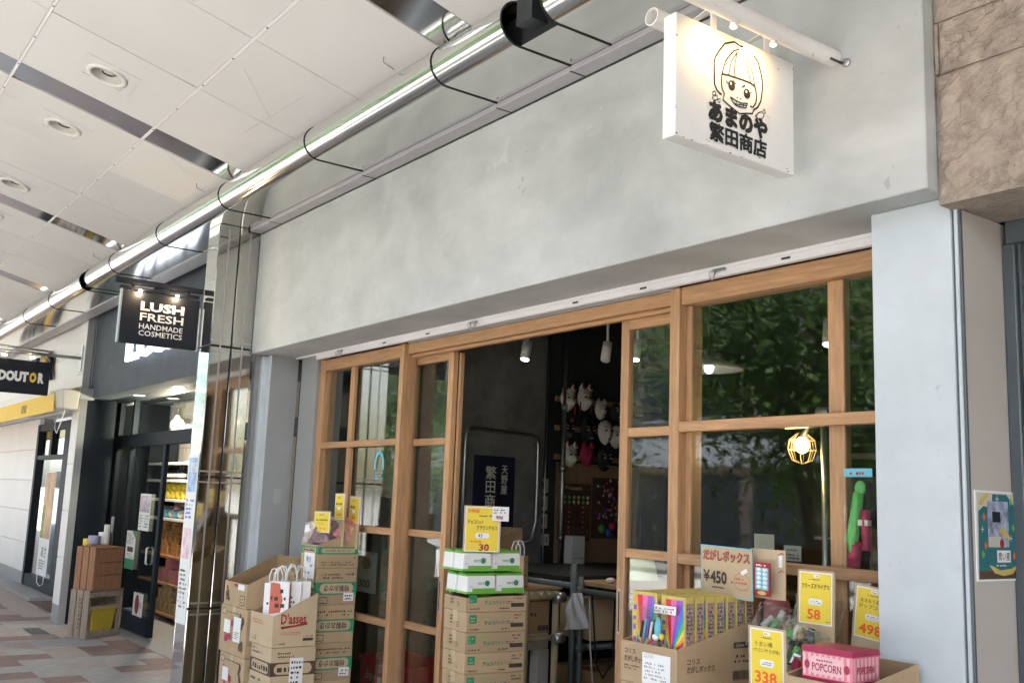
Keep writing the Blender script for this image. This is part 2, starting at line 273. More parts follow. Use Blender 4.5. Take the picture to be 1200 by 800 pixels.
# ------------------------------------------------------------------ printing on a flat face
_tc = bpy.data.curves.new('tmp_text', 'FONT'); _to = bpy.data.objects.new('tmp_text', _tc); COL.objects.link(_to)
def text_mesh(body, bold=0., spacing=1., ext=0., res=2):
    _tc.body = body; _tc.size = 1; _tc.offset = bold; _tc.space_character = spacing; _tc.extrude = ext; _tc.resolution_u = res
    _tc.align_x = 'LEFT'
    return bpy.data.meshes.new_from_object(_to)
class Face:
    """a flat printed face: o = lower left corner, r = to the right, u = up, both in the thing's own space"""
    def __init__(s, o, r, u, parent):
        s.o = Vector(o); s.r = Vector(r).normalized(); s.u = Vector(u).normalized(); s.n = s.r.cross(s.u); s.p = parent
    def pt(s, x, y, l=.0012): return s.o+s.r*x+s.u*y+s.n*l
    def quad(s, x0, y0, x1, y1, m, name='printed_patch', lift=.0012, parent=None):
        return s.poly([(x0, y0), (x1, y0), (x1, y1), (x0, y1)], m, name, lift, parent)
    def poly(s, pts, m, name='printed_patch', lift=.0012, parent=None):
        return B().add([s.pt(x, y, lift) for x, y in pts], [tuple(range(len(pts)))]).make(name, m, parent or s.p)
    def polys(s, L, m, name='printed_patch', lift=.0012, parent=None):
        b = B()
        for pts in L: b.add([s.pt(x, y, lift) for x, y in pts], [tuple(range(len(pts)))])
        return b.make(name, m, parent or s.p)
    def rr(s, x0, y0, x1, y1, rad, m, name='printed_patch', lift=.0016, parent=None):
        pts = []
        for cx, cy, a0 in ((x1-rad, y0+rad, -90), (x1-rad, y1-rad, 0), (x0+rad, y1-rad, 90), (x0+rad, y0+rad, 180)):
            for k in range(5):
                a = math.radians(a0+k*22.5); pts.append((cx+rad*math.cos(a), cy+rad*math.sin(a)))
        return s.poly(pts, m, name, lift, parent)
    def text(s, body, x, y, h, m='ink', bold=.0, w=None, flip=False, name='lettering', lift=.002, vertical=False, ext=0., spacing=1., parent=None, skew=0., rot=0.):
        """h = height of a full character; w = forced total width"""
        if vertical: body = '\n'.join(body)
        cjk = any(ord(ch) > 0x2fff for ch in body) and bold > 0
        me = text_mesh(body, 0 if cjk else bold, spacing, 0)
        if not len(me.vertices): return None
        xs = [v.co.x for v in me.vertices]; ys = [v.co.y for v in me.vertices]
        ax, bx, ay, by = min(xs), max(xs), min(ys), max(ys)
        if vertical: sy = h/(by-ay); sx = sy
        else: sy = h/max(by-ay, .3); sx = sy
        if w: sx = w/(bx-ax)
        cr, sr = math.cos(rot), math.sin(rot)
        for v in me.vertices:
            tx = (v.co.x-ax)*sx; ty = (v.co.y-ay)*sy; tx += skew*ty
            if flip: tx = (bx-ax)*sx-tx; ty = (by-ay)*sy-ty
            tx, ty = tx*cr-ty*sr, tx*sr+ty*cr
            v.co = s.pt(x+tx, y+ty, lift)
        if cjk:
            rad = bold*sy*.8; bm = bmesh.new()
            for q in range(7):
                n0 = len(bm.verts); bm.from_mesh(me); bm.verts.ensure_lookup_table(); an = q*math.pi/3
                off = (s.r*math.cos(an)+s.u*math.sin(an))*(rad if q < 6 else 0)+s.n*(.00006*q)
                for v in bm.verts[n0:]: v.co += off
            bm.to_mesh(me); bm.free()
        if ext > 0:
            bm = bmesh.new(); bm.from_mesh(me)
            g = bmesh.ops.extrude_face_region(bm, geom=list(bm.faces))
            for v in g['geom']:
                if isinstance(v, bmesh.types.BMVert): v.co += s.n*ext
            bmesh.ops.recalc_face_normals(bm, faces=bm.faces); bm.to_mesh(me); bm.free()
        me.materials.clear(); me.materials.append(K[m] if isinstance(m, str) else m)
        me.name = name
        return obj(name, me, parent or s.p)
    def fine(s, x0, y0, x1, y1, rows, m='ink', name='fine_print', lift=.002, fill=.75, parent=None):
        """print too small to read: broken lines of marks"""
        L = []; h = (y1-y0)/rows
        for i in range(rows):
            x = x0; xe = x0+(x1-x0)*random.uniform(.7, 1)
            while x < xe:
                w = h*random.uniform(.25, .6); yb = y0+i*h+h*random.uniform(.12, .22); yt = yb+h*random.uniform(.35, .55)
                if random.random() < fill: L.append([(x, yb), (min(x+w, x1), yb), (min(x+w, x1), yt), (x, yt)])
                x += w+h*.22
        return s.polys(L, m, name, lift, parent) if L else None
    def line(s, pts, w, m='black', name='drawn_line', lift=.0022, parent=None):
        b = B(); P = [Vector(p) for p in pts]; vs = []
        for i, p in enumerate(P):
            t = (P[min(i+1, len(P)-1)]-P[max(i-1, 0)]); t.normalize(); q = Vector((-t.y, t.x))*w/2
            vs += [s.pt(*(p+q), lift), s.pt(*(p-q), lift)]
        b.add(vs, [(2*i, 2*i+1, 2*i+3, 2*i+2) for i in range(len(P)-1)])
        return b.make(name, m, parent or s.p)
    def disc(s, x, y, rx, ry, m, name='printed_dot', lift=.002, n=14, parent=None):
        return s.poly([(x+rx*math.cos(2*math.pi*k/n), y+ry*math.sin(2*math.pi*k/n)) for k in range(n)], m, name, lift, parent)
    def barcode(s, x0, y0, x1, y1, parent=None):
        L = []; x = x0
        while x < x1-.002:
            w = random.choice((.0012, .002, .003)); L.append([(x, y0), (x+w, y0), (x+w, y1), (x, y1)]); x += w+random.choice((.0012, .0022))
        return s.polys(L, 'ink', 'barcode', .002, parent)
def front(x0, y, z0, parent): return Face((x0, y, z0), (1, 0, 0), (0, 0, 1), parent)     # faces the street
def side(x, y0, z0, parent): return Face((x, y0, z0), (0, 1, 0), (0, 0, 1), parent)      # faces along the arcade

# ================================================================== SETTING
road = struct(box('road', 'bounce_street', None, -400, 400, -400, 400, -.5, -.12))
pav = bpy.data.objects.new('pavement', None); COL.objects.link(pav); struct(pav)
box('pavement_base', 'grout', pav, -60, 30, -4.2, 3.07, -.45, -.012)
box('kerb', 'granite', pav, -60, 30, -4.36, -4.2, -.45, -.004, .01)
YR = [.7, 1.0, 1.3, 1.6, 1.9, 2.2, 2.52, 2.82, 3.07]
RED = {7: [(-10.5, -9.6), (-9.3, -8.7), (-13.5, -12.9)], 6: [(-10.2, -9.6), (-9.0, -8.7), (-12.6, -12.3)], 5: [(-11.1, -10.8), (-12.9, -12.3), (-14.4, -13.5)],
       4: [(-9.9, -9.6), (-8.7, -8.4), (-11.1, -10.8), (-12.3, -12.0), (-14.1, -13.2)], 3: [(-9.9, -9.3), (-9.0, -8.7), (-11.1, -10.8), (-13.5, -12.6)], 2: [(-9.6, -9.0), (-11.1, -10.5), (-12.3, -11.7)], 1: [(-10.2, -9.3), (-8.7, -8.1)], 0: []}
_tiles = {}
for j in range(8):
    for i in range(36):
        x1 = -7.5-.3*i; x0 = x1-.3
        if j < 2 and (x1 > -9 or x1 < -16): continue
        if j < 4 and x1 < -17: continue
        xm = (x0+x1)/2; k = 'tile_p' if random.random() < .55 else 'tile_g'
        if any(a < xm < b for a, b in RED[j]): k = 'tile_r'
        elif xm > -9.6 and 1.9 < YR[j]+.1 < 2.8 and xm > -10.9: k = 'tile_g' if random.random() < .6 else 'tile_p'
        w = YR[j+1]-YR[j]; key = (k, round(w, 3))
        if key not in _tiles:
            b = B().box(-.148, .148, -w/2+.002, w/2-.002, -.011, 0); t = b.make('paving_tile', k, pav, .0015); _tiles[key] = t.data
        else: t = obj('paving_tile', _tiles[key], pav)
        t.location = (xm, (YR[j]+YR[j+1])/2, random.uniform(-.001, .0012))
box('plain_paving', 'granite', pav, -7.5, 30, -4.19, 3.07, -.0115, -.001)
box('plain_paving', 'tile_p', pav, -60, -18.3, -4.19, 3.07, -.0115, -.001)
box('plain_paving', 'granite', pav, -18.3, -7.5, -4.19, .7, -.0115, -.001)
box('granite_strip', 'granite', pav, -12.0, -6.9, 3.072, 3.9, -.3, .006)
# small iron access cover
ac = thing('access_cover', 'small worn iron access cover set in the paving beside the white column', 'cover', (-11.37, 2.40, 0))
b = B().box(-.28, .28, -.1, .1, .0005, .003); b.make('cover_plate', 'steel', ac)
for k in range(7): box('cover_rib', 'dsteel', ac, -.26+k*.075, -.22+k*.075, -.085, .085, .003, .0045)

# ---------------------------------------------------------------- sloping arcade ceiling
CS = -.25
def cz(y): return 3.43+CS*(y-2.6)
arc = bpy.data.objects.new('arcade_ceiling', None); COL.objects.link(arc); struct(arc)
def cslab(name, m, x0, x1, y0, y1, lo=0., hi=.02, bevel=0):
    return B().hexa([(x0, y0, cz(y0)+lo), (x1, y0, cz(y0)+lo), (x1, y1, cz(y1)+lo), (x0, y1, cz(y1)+lo)],
                    [(x0, y0, cz(y0)+hi), (x1, y0, cz(y0)+hi), (x1, y1, cz(y1)+hi), (x0, y1, cz(y1)+hi)]).make(name, m, arc, bevel)
cslab('ceiling_backing', 'dark', -60, 24, -1.35, 2.44, .05, .12)
DLX = (-5.66, -6.71, -8.31, -9.36, -10.95)
def holed(name, m, x0, x1, y0, y1, cx, cy, r, lo, hi):
    n = 32; vs = []
    for zz in (lo, hi):
        for k in range(n):
            a = 2*math.pi*k/n; dx, dy = math.cos(a), math.sin(a)
            t = min((x1-cx)/dx if dx > 1e-9 else (x0-cx)/dx if dx < -1e-9 else 9, (y1-cy)/dy if dy > 1e-9 else (y0-cy)/dy if dy < -1e-9 else 9)
            for q in (t, r): vs.append((cx+dx*q, cy+dy*q, cz(cy+dy*q)+zz))
        # square corners
    fs = []
    for k in range(n):
        j = (k+1) % n; o = 2*n
        fs += [(2*k, 2*j, 2*j+1, 2*k+1), (o+2*k, o+2*k+1, o+2*j+1, o+2*j), (2*k+1, 2*j+1, o+2*j+1, o+2*k+1), (2*k, o+2*k, o+2*j, 2*j)]
    b_ = B().add(vs, fs)
    for sx, sy in ((0, 0), (0, 1), (1, 0), (1, 1)):   # the corner slivers between two rim points
        px, py = (x1 if sx else x0), (y1 if sy else y0); rim = [i for i in range(0, 2*n, 2)]
        an = math.atan2(py-cy, px-cx) % (2*math.pi); k = int(an/(2*math.pi/n)); j = (k+1) % n
        v = len(b_.v); b_.v.append((px, py, cz(py)+lo)); b_.f.append((2*k, v, 2*j)); b_.sm.append(False)
    return b_.make(name, m, arc)
rows = [(-.70, .075), (.085, .855), (.865, 1.635), (1.645, 2.235)]
SL = [-.79+2.638, -.79, -3.43, -6.05, -8.70, -11.335, -13.975, -16.615]
for si, s in enumerate(SL):
    nxt = SL[si+1] if si+1 < len(SL) else s-2.64
    x = s-.262; w = (x-nxt)/3
    vis = -17 < s < 0
    for (y0, y1) in rows:
        if vis:
            for k in range(3):
                pa, pb = x-(k+1)*w+.003, x-k*w-.003; hit = [q for q in DLX if pa < q < pb and y0 < 1.25 < y1]
                if hit: holed('ceiling_panel', 'ceil', pa, pb, y0+.003, y1-.003, hit[0], 1.25, .1, 0, .02)
                else: cslab('ceiling_panel', 'ceil', pa, pb, y0+.003, y1-.003, 0, .02, .002)
        else: cslab('ceiling_panel', 'ceil', nxt, x, y0, y1)
    cslab('mirror_strip', 'slot', s-.255, s-.007, -.7, 2.235, .006, .02)
cslab('ceiling_panel', 'ceil', 1.85, 24, -.70, 2.235); cslab('ceiling_panel', 'ceil', -60, -19.3, -.70, 2.235)
cslab('ceiling_panel', 'ceil', -60, 24, -1.35, -.71)
for y in (.08, .86, 1.64):
    cslab('joint_bar', 'rail', -19.3, 1.85, y-.006, y+.006, -.003, .01)
    for k in range(26): cslab('joint_screw', 'dark', -14+k*.44, -13.988+k*.44, y-.004, y+.004, -.0045, -.0031)
for s, e in (((-6.2, 1.66), (-6.5, 2.0)), ((-4.8, 1.72), (-5.2, 2.05)), ((-7.6, 1.75), (-8.3, 2.1)), ((-7.95, 2.1), (-8.2, 1.8)), ((-4.75, 2.03), (-5.5, 2.0))):
    B().tube([(s[0], s[1], cz(s[1])-.004), (e[0], e[1], cz(e[1])-.003)], .0006, 4).make('cobweb_wire', 'greytrim', arc)
for x in (-4.0, -6.6, -9.3): B().tube([(x, 2.10, cz(2.10)-.002), (x, 2.10, cz(2.10)-.03), (x, 2.16, cz(2.16)-.035)], .002, 5).make('bird_wire_clip', 'dsteel', arc)
# downlights
DN = {-5.66: 'round recessed downlight in ceiling, nearest of the row at upper left', -6.71: 'round recessed downlight, second from the nearest, beside the first mirror strip',
      -8.31: 'round recessed downlight at the left edge of the photo, third in the row', -9.36: 'fourth recessed ceiling downlight away from the nearest one', -10.95: 'farthest recessed ceiling downlight'}
for x, lb in DN.items():
    d = thing('ceiling_downlight', lb, 'downlight', (x, 1.25, cz(1.25)), 0, 'recessed downlights in the arcade ceiling')
    d.rotation_euler = (math.atan(CS), 0, 0)
    for q in ((-.155, .155, .112, .155), (-.155, .155, -.155, -.112), (.112, .155, -.112, .112), (-.155, -.112, -.112, .112)): box('mounting_plate', 'ceil', d, q[0], q[1], q[2], q[3], -.004, -.0005)
    B().lathe([(.086, .002), (.084, -.008), (.090, -.014), (.108, -.014), (.114, -.007), (.113, -.001)], n=32).make('trim_ring', 'ceil', d)
    B().lathe([(.087, -.004), (.080, .022), (.066, .04), (.0, .042)], n=32).make('reflector_cup', 'bplastic', d)
    B().lathe([(.034, .010), (.046, .018), (.048, .041)], n=20).make('lamp_baffle', 'greytrim', d)
    B().lathe([(.034, .020), (.018, .014), (0, .013)], n=16).make('lamp_face', 'bplastic', d)
# ---------------------------------------------------------------- eave: bull-nosed stainless soffit panels
eave = bpy.data.objects.new('arcade_eave', None); COL.objects.link(eave); struct(eave)
NY, NZ, NR = 2.24, 3.419, .094
def eprof(nose=True):
    P = [(2.515, 3.325), (2.40, 3.325)]
    if nose:
        for k in range(0, 15): a = math.radians(-90-k*180/14); P.append((NY+NR*math.cos(a), NZ+NR*math.sin(a)))
        P.append((2.36, NZ+NR))
    return P
def epanel(x0, x1, nose=True):
    P = eprof(nose) if nose else [(2.515, 3.325), (2.245, 3.325)]
    n = len(P); vs = [(x, y, z) for x in (x0, x1) for y, z in P]
    me = B().add(vs, [(i, i+1, n+i+1, n+i) for i in range(n-1)], True).make('eave_panel', 'eave', eave)
    return me
g = .004
J = [-2.85]
while J[-1] < 10: J.append(J[-1]+1.32)
for a, b in zip(J[1:], J[:-1]): epanel(b+g, a-g)
for a, b in ((-3.105, -3.64), (-3.64, -4.96), (-4.96, -6.28), (-6.28, -7.60), (-7.60, -8.92), (-8.92, -9.78)): epanel(b+g, a-g)
epanel(-3.105+g, -2.85-g, False); epanel(-9.95+g, -9.78-g, False)
x = -9.95
while x > -40: epanel(x-1.32+g, x-g); x -= 1.32
box('eave_backing', 'dark', eave, -60, 24, 2.29, 2.513, 3.34, 3.50); box('sun_leak_blocker', 'lip', eave, -60, 24, 2.30, 2.795, 3.62, 3.66); box('sun_leak_blocker', 'dark', eave, -60, 24, 2.30, 2.34, 3.53, 3.62)  # the two upper slabs are unseen additions that keep sun off the fascia
# joint straps round the nose (dark seams)
for xj in (-2.85, -3.105, -3.64, -4.96, -6.28, -7.60, -8.92, -9.78, -9.95, -11.27, -12.59):
    P = [(xj, 2.515, 3.3235)]+[(xj, NY+(NR+.0012)*math.cos(math.radians(-90-k*15)), NZ+(NR+.0012)*math.sin(math.radians(-90-k*15))) for k in range(13)]
    B().tube(P, .0042, 5).make('panel_seam', 'dark', eave)
box('bracket_block', 'dsteel', eave, -3.03, -2.93, 2.17, 2.29, 3.36, 3.47); box('bracket_arm', 'dsteel', eave, -3.10, -2.86, 2.25, 2.29, 3.335, 3.40)
box('bracket_plate', 'dsteel', eave, -9.93, -9.8, 2.2, 2.29, 3.35, 3.48)
box('eave_lip', 'lip', eave, -6.63, 12, 2.515, 2.598, 3.300, 3.327, .004); box('eave_lip', 'lip', eave, -40, -6.88, 2.515, 2.66, 3.318, 3.33)
for xj in (-3.105, -3.64, -4.96, -6.28): box('lip_seam', 'dark', eave, xj-.004, xj+.004, 2.513, 2.599, 3.2985, 3.3005)
# ---------------------------------------------------------------- mirror-clad arcade post
post = thing('arcade_post', 'tall square mirror polished stainless steel arcade post beside the stacked cartons', 'post', (-6.76, 2.455, 0))
box('post_core', 'dark', post, -.103, .103, -.138, .138, 0, 3.322)
zj = [0, .725, 1.584, 2.470, 3.328]
for a, b in zip(zj[:-1], zj[1:]):
    for y0, y1 in ((-.147, -.004), (.004, .147)):
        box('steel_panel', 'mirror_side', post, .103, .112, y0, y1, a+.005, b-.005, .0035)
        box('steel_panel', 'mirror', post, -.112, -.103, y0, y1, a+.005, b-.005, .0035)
    box('steel_panel', 'mirror', post, -.102, .102, -.147, -.138, a+.005, b-.005, .003)
    box('steel_panel', 'mirror', post, -.102, .102, .138, .147, a+.005, b-.005, .003)
satin = mat('satin_etched_steel', (.45, .44, .42), .42, 1., var=.06)
for y in (-.078, .078): box('etched_line', satin, post, .1118, .1126, y-.006, y+.006, .02, 3.30)
for z in zj[1:-1]:
    for dz in (-.036, .036):
        for y0, y1 in ((-.146, -.086), (-.070, -.008), (.008, .070), (.086, .146)): box('etched_line', satin, post, .1119, .1126, y0, y1, z+dz-.006, z+dz+.006)
pp = thing('post_notice', 'tall white notice with blue and pink print taped to the mirror post', 'poster', (-6.76, 2.305, .62))
box('sheet', 'paper', pp, -.104, .098, -.0022, 0, 0, 1.115)
f = front(-.104, -.0022, 0, pp)
f.quad(.02, .86, .185, 1.09, mat('pale_blue_print', (.35, .5, .8), .6, var=.5, vs=14), 'blue_picture'); f.text('銀座', .05, .99, .07, 'paper', .01)
f.quad(.03, .42, .17, .62, mat('pale_pink_print', (.8, .55, .6), .6, var=.35, vs=16), 'pink_picture'); f.fine(.03, .68, .18, .82, 5, 'blue'); f.fine(.03, .1, .17, .36, 9)

# ================================================================== CANDY SHOP BUILDING
shop = thing('candy_shop', 'shop front with broad grey plaster fascia over a timber glazed front', 'building', (0, 0, 0))
box('fascia', 'plaster', shop, -6.64, -1.554, 2.60, 3.02, 2.4416, 3.297, .004)
box('upper_storey', 'bldg', shop, -6.9, 8, 2.68, 9.5, 3.30, 7.0)
box('pilaster', 'pil', shop, -1.822, -1.556, 2.722, 3.0, 0, 2.4412, .003)
box('pilaster', 'pil', shop, -6.64, -6.58, 2.724, 2.93, 0, 2.4412, .003)
box('pilaster_base', 'greytrim', shop, -1.826, -1.552, 2.718, 2.99, 0, .12)
box('side_trim', 'pil', shop, -6.70, -6.643, 2.69, 2.9, 0, 2.436, .004); box('side_trim', 'greytrim', shop, -6.76, -6.702, 2.66, 2.9, 0, 2.6)
box('back_strip', 'greytrim', shop, -6.53, -6.275, 2.935, 3.02, 0, 2.44)
box('shutter_slot', 'dark', shop, -6.579, -6.531, 2.95, 3.02, 0, 2.44); box('return_panel', 'greytrim', shop, -6.5795, -6.5765, 2.727, 2.925, 0, 2.438)
box('edge_trim', 'slate', shop, -1.555, -1.549, 2.732, 2.742, 0, 2.405); box('edge_trim', 'pil', shop, -1.5485, -1.538, 2.727, 2.742, 0, 2.405, .002); box('edge_trim', 'slate', shop, -1.5375, -1.5303, 2.733, 2.742, 0, 2.405)
sw = box('cover_plate', 'lip', shop, -6.5762, -6.5735, 2.81, 2.865, 1.42, 1.525, .001)
# interior shell
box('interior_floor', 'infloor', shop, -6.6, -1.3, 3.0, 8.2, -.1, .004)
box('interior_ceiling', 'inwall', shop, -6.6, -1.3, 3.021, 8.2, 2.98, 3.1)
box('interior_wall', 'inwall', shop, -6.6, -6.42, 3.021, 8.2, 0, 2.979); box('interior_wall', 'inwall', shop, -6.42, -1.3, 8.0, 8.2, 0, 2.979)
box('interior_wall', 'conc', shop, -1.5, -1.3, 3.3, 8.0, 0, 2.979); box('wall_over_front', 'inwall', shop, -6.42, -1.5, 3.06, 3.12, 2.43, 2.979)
box('concrete_pier', 'conc', shop, -6.42, -6.385, 3.5, 5.02, 0, 2.95, .006)
box('ply_panel', 'ply', shop, -6.42, -6.40, 5.17, 6.4, .9, 1.83)
# white steel rail under the soffit with rings
rail = thing('awning_rail', 'white steel rail with ring hooks under the plaster soffit', 'rail', (0, 0, 0))
box('rail_channel', 'rail', rail, -6.25, -1.822, 2.905, 2.932, 2.400, 2.4405, .003)
box('rail_flange', 'rail', rail, -6.56, -1.822, 2.898, 2.904, 2.428, 2.441)
for x in (-2.617, -4.33, -5.875):
    for dx in (-.03, .02):
        R = [(x+dx+.014*math.cos(t*math.pi/6), 2.89+.004*math.sin(t), 2.405+.018*math.sin(t*math.pi/6)) for t in range(12)]
        B().tube(R, .0028, 6, closed=True).make('ring_hook', 'steel', rail)
        if x > -4 : break
    box('hook_base', 'steel', rail, x-.03, x+.03, 2.893, 2.904, 2.419, 2.430)
for x in (-2.3, -3.05, -3.5, -4.8, -5.3): box('bolt_head', 'dsteel', rail, x-.02, x+.02, 2.9035, 2.9052, 2.413, 2.421)

# ---------------------------------------------------------------- timber windows and sliding doors
ZT = 2.322
def member(name, m, par, x0, x1, y0, y1, z0, z1): return box(name, m, par, x0, x1, y0, y1, z0, z1, .0025)
RAILS = ((1.800, 1.840), (1.277, 1.316), (.757, .796))
def pane_set(par, xs, y, zs):
    for a, b in zip(xs[:-1], xs[1:]):
        for c0, d0 in zip(zs[:-1], zs[1:]): box('pane', 'glass', par, a, b, y, y+.004, c0, d0)
lw = thing('timber_window', 'fixed timber window of small panes at the left of the shop front', 'window', (0, 0, 0))
member('jamb', 'woodv', lw, -6.272, -6.195, 2.955, 3.045, 0.02, 2.40); member('lintel', 'woodh', lw, -6.194, -5.177, 2.958, 3.045, ZT, 2.40)
member('post', 'woodv', lw, -5.176, -5.130, 2.948, 3.040, .02, 2.40)

for z0, z1 in ((.121, .756), (.797, 1.276), (1.317, 1.799), (1.841, ZT-.001)): member('mullion', 'woodv', lw, -5.845, -5.79, 2.972, 2.998, z0, z1)
for a, b in RAILS: member('rail', 'woodh', lw, -6.194, -5.177, 2.957, 2.995, a, b)
member('sill', 'woodh', lw, -6.194, -5.177, 2.95, 3.04, .02, .12)
for c0, d0 in ((.12, .757), (.796, 1.277), (1.316, 1.80), (1.84, ZT)): box('pane', 'glass', lw, -6.194, -5.177, 3.000, 3.004, c0, d0)
def leaf(label, x0, x1, y):
    t = thing('sliding_door', label, 'door', (0, 0, 0), 0, 'sliding doors of the shop')
    member('stile', 'woodv', t, x0, x0+.05, y, y+.035, .02, ZT+.01); member('stile', 'woodv', t, x1-.05, x1, y, y+.035, .02, ZT+.01)
    member('top_rail', 'woodh', t, x0+.051, x1-.051, y+.001, y+.034, ZT-.04, ZT+.01)
    for a, b in RAILS: member('rail', 'woodh', t, x0+.051, x1-.051, y+.002, y+.033, a, b)
    member('bottom_rail', 'woodh', t, x0+.051, x1-.051, y+.002, y+.033, .02, .14)
    for c0, d0 in ((.14, .757), (.796, 1.277), (1.316, 1.80), (1.84, ZT-.04)): box('pane', 'glass', t, x0+.05, x1-.05, y+.016, y+.020, c0, d0)
    return t
dl = leaf('open timber sliding door leaf beside the left window', -5.20, -4.735, 3.045)
h = box('finger_pull', 'steel', dl, -4.772, -4.757, 3.043, 3.046, .88, 1.06, .001); box('pull_recess', 'dsteel', h, -4.768, -4.761, 3.0415, 3.0445, .89, 1.05)
dr = leaf('open timber sliding door leaf with a pale lampshade seen behind its glass', -3.335, -2.87, 3.045)
h = box('finger_pull', 'steel', dr, -3.322, -3.306, 3.043, 3.046, .95, 1.14, .001); box('pull_recess', 'dsteel', h, -3.318, -3.310, 3.0415, 3.0445, .96, 1.13)
dhd = thing('door_track', 'timber door track beam above the open shop entrance', 'beam', (0, 0, 0))
member('track_beam', 'woodh', dhd, -5.129, -2.931, 2.975, 3.04, ZT+.018, 2.40); member('track_stop', 'woodh', dhd, -5.129, -2.931, 3.0, 3.03, ZT-.002, ZT+.017)
box('filler_strip', 'greytrim', dhd, -5.129, -2.931, 2.97, 3.0, 2.401, 2.4405)
member('jamb_strip', 'woodv', dhd, -4.732, -4.715, 3.082, 3.11, .02, ZT)
rw = thing('timber_window', 'wide fixed timber window at the right behind the candy boxes and yellow price cards', 'window', (0, 0, 0))
member('post', 'woodv', rw, -2.930, -2.876, 2.946, 3.04, .02, 2.40); member('lintel', 'woodh', rw, -2.875, -1.70, 2.955, 3.04, ZT+.004, 2.402)
member('jamb', 'woodv', rw, -2.875, -2.845, 2.986, 3.04, .02, ZT+.003)
for a, b in RAILS: member('rail', 'woodh', rw, -2.875, -1.70, 2.948, 2.984, a+.002, b+.004)
member('mullion', 'woodv', rw, -2.185, -2.12, 2.990, 3.03, .1, ZT+.003); member('sill', 'woodh', rw, -2.875, -1.70, 2.948, 3.04, .02, .12)
for a, b in ((-2.844, -2.186), (-2.119, -1.70)):
    for c0, d0 in ((.12, .759), (.80, 1.279), (1.32, 1.802), (1.844, ZT+.004)): box('pane', 'glass', rw, a, b, 2.998, 3.002, c0, d0)

# ================================================================== NEIGHBOUR TO THE RIGHT: split-face stone
sb = thing('stone_building', 'building corner of rough buff stone blocks at the right edge', 'building', (0, 0, 0))
def stone_block(x0, x1, z0, z1, y=2.652, seed=0):
    rnd = random.Random(seed); nx = max(2, int((x1-x0)/.012)); nz = max(2, int((z1-z0)/.012))
    nx = min(nx, 46); nz = min(nz, 36)
    from mathutils import noise as N
    vs = []; fs = []
    for j in range(nz+1):
        for i in range(nx+1):
            x = x0+(x1-x0)*i/nx; z = z0+(z1-z0)*j/nz
            e = min(i, nx-i, j, nz-j)
            p = Vector((x*4, z*4, seed*3.1))
            r = abs(N.noise(p*1.2))*.5+abs(N.noise(p*3.1))*.7+N.noise(p*8)*.45
            q = N.noise(Vector((x*9, z*2.6, seed)))
            d = -.001 if e == 0 else -(.003+max(0, .016*(1-min(1, r*2.4)))*(.6+q*.5) + .004*N.noise(p*16))
            vs.append((x, y+(.006 if e == 0 else 0)+d+(.006 if e else 0), z))
    for j in range(nz):
        for i in range(nx):
            a = j*(nx+1)+i; fs.append((a, a+1, a+nx+2, a+nx+1))
    o = len(vs); vs += [(x0, y+.3, z0), (x1, y+.3, z0), (x1, y+.3, z1), (x0, y+.3, z1)]
    bl, br, tr, tl = 0, nx, (nz+1)*(nx+1)-1, nz*(nx+1)
    fs += [tuple([o, o+1]+list(range(nx, -1, -1))), tuple([o+2, o+3]+list(range(tl, tr+1))), tuple([o+3, o]+[j*(nx+1) for j in range(nz+1)]), tuple([o+1, o+2]+[j*(nx+1)+nx for j in range(nz, -1, -1)])]
    return B().add(vs, fs, False).make('stone_block', 'stone', sb)
sd_ = 1
for z0, z1, xs in ((2.40, 2.797, (-1.553, -.9, -.1, .7)), (2.801, 2.962, (-1.553, -1.537, -1.05, -.4, .3, .7)), (2.966, 3.297, (-1.553, -1.2, -.5, .7))):
    for a, b in zip(xs[:-1], xs[1:]):
        stone_block(a+.002, b-.002, z0, z1, 2.652, sd_); sd_ += 1
box('mortar', 'grout', sb, -1.552, .7, 2.664, 2.94, 2.402, 3.297)
box('return_wall', 'beige', sb, -1.556, -1.5302, 2.7425, 2.985, 0, 2.399)
box('door_frame', 'slate', sb, -1.529, -1.492, 2.96, 3.2, 0, 2.332, .003); box('frame_bead', 'gold', sb, -1.4915, -1.487, 2.985, 3.02, 0, 2.332); box('frame_bead', 'slate', sb, -1.4865, -1.478, 2.975, 3.1, 0, 2.332)
box('door_glass', 'glass', sb, -1.4775, 6, 3.05, 3.06, 0, 2.332); box('lobby_wall', 'beige', sb, -1.3, 6, 3.3, 3.5, 0, 3.0); box('return_head', 'slate', sb, -1.51, 6, 2.95, 3.2, 2.33, 2.399)
box('right_wall', 'stone', sb, .7, 9, 2.66, 3.0, 0, 3.3)
# poster on the return wall
ps = thing('wall_poster', 'teal illustrated poster with a shop photo on the beige return wall', 'poster', (-1.5295, 2.752, 1.327))
box('sheet', 'paper', ps, 0, .004, 0, .232, 0, .254)
f = side(.004, 0, 0, ps)
teal = mat('teal_print', (.02, .14, .16), .5, var=.1); f.quad(.006, .006, .226, .248, mat('cream_print', (.6, .55, .44), .5, var=.05), 'cream_ground')
f.polys([[(.006, .03), (.226, .03), (.226, .20), (.17, .245), (.09, .245), (.085, .205), (.04, .21), (.012, .195)]], teal, 'teal_shape', .0016)
f.quad(.006, .006, .226, .03, 'brown', 'dark_foot', .0014); f.polys([[(.06, .045), (.09, .022), (.14, .014), (.19, .02), (.222, .045), (.18, .034), (.12, .03), (.08, .042)]], 'gold', 'gold_swash', .002)
f.polys([[(.01, .215), (.05, .245), (.075, .245), (.03, .212)]], 'gold', 'gold_swash', .002)
f.quad(.06, .095, .175, .225, mat('shop_photo_print', (.30, .32, .42), .5, var=.8, vs=30), 'shop_photo', .002); f.quad(.06, .095, .13, .125, 'bplastic', 'photo_floor', .0023); f.quad(.085, .165, .13, .195, 'navy', 'photo_shelf', .0023)
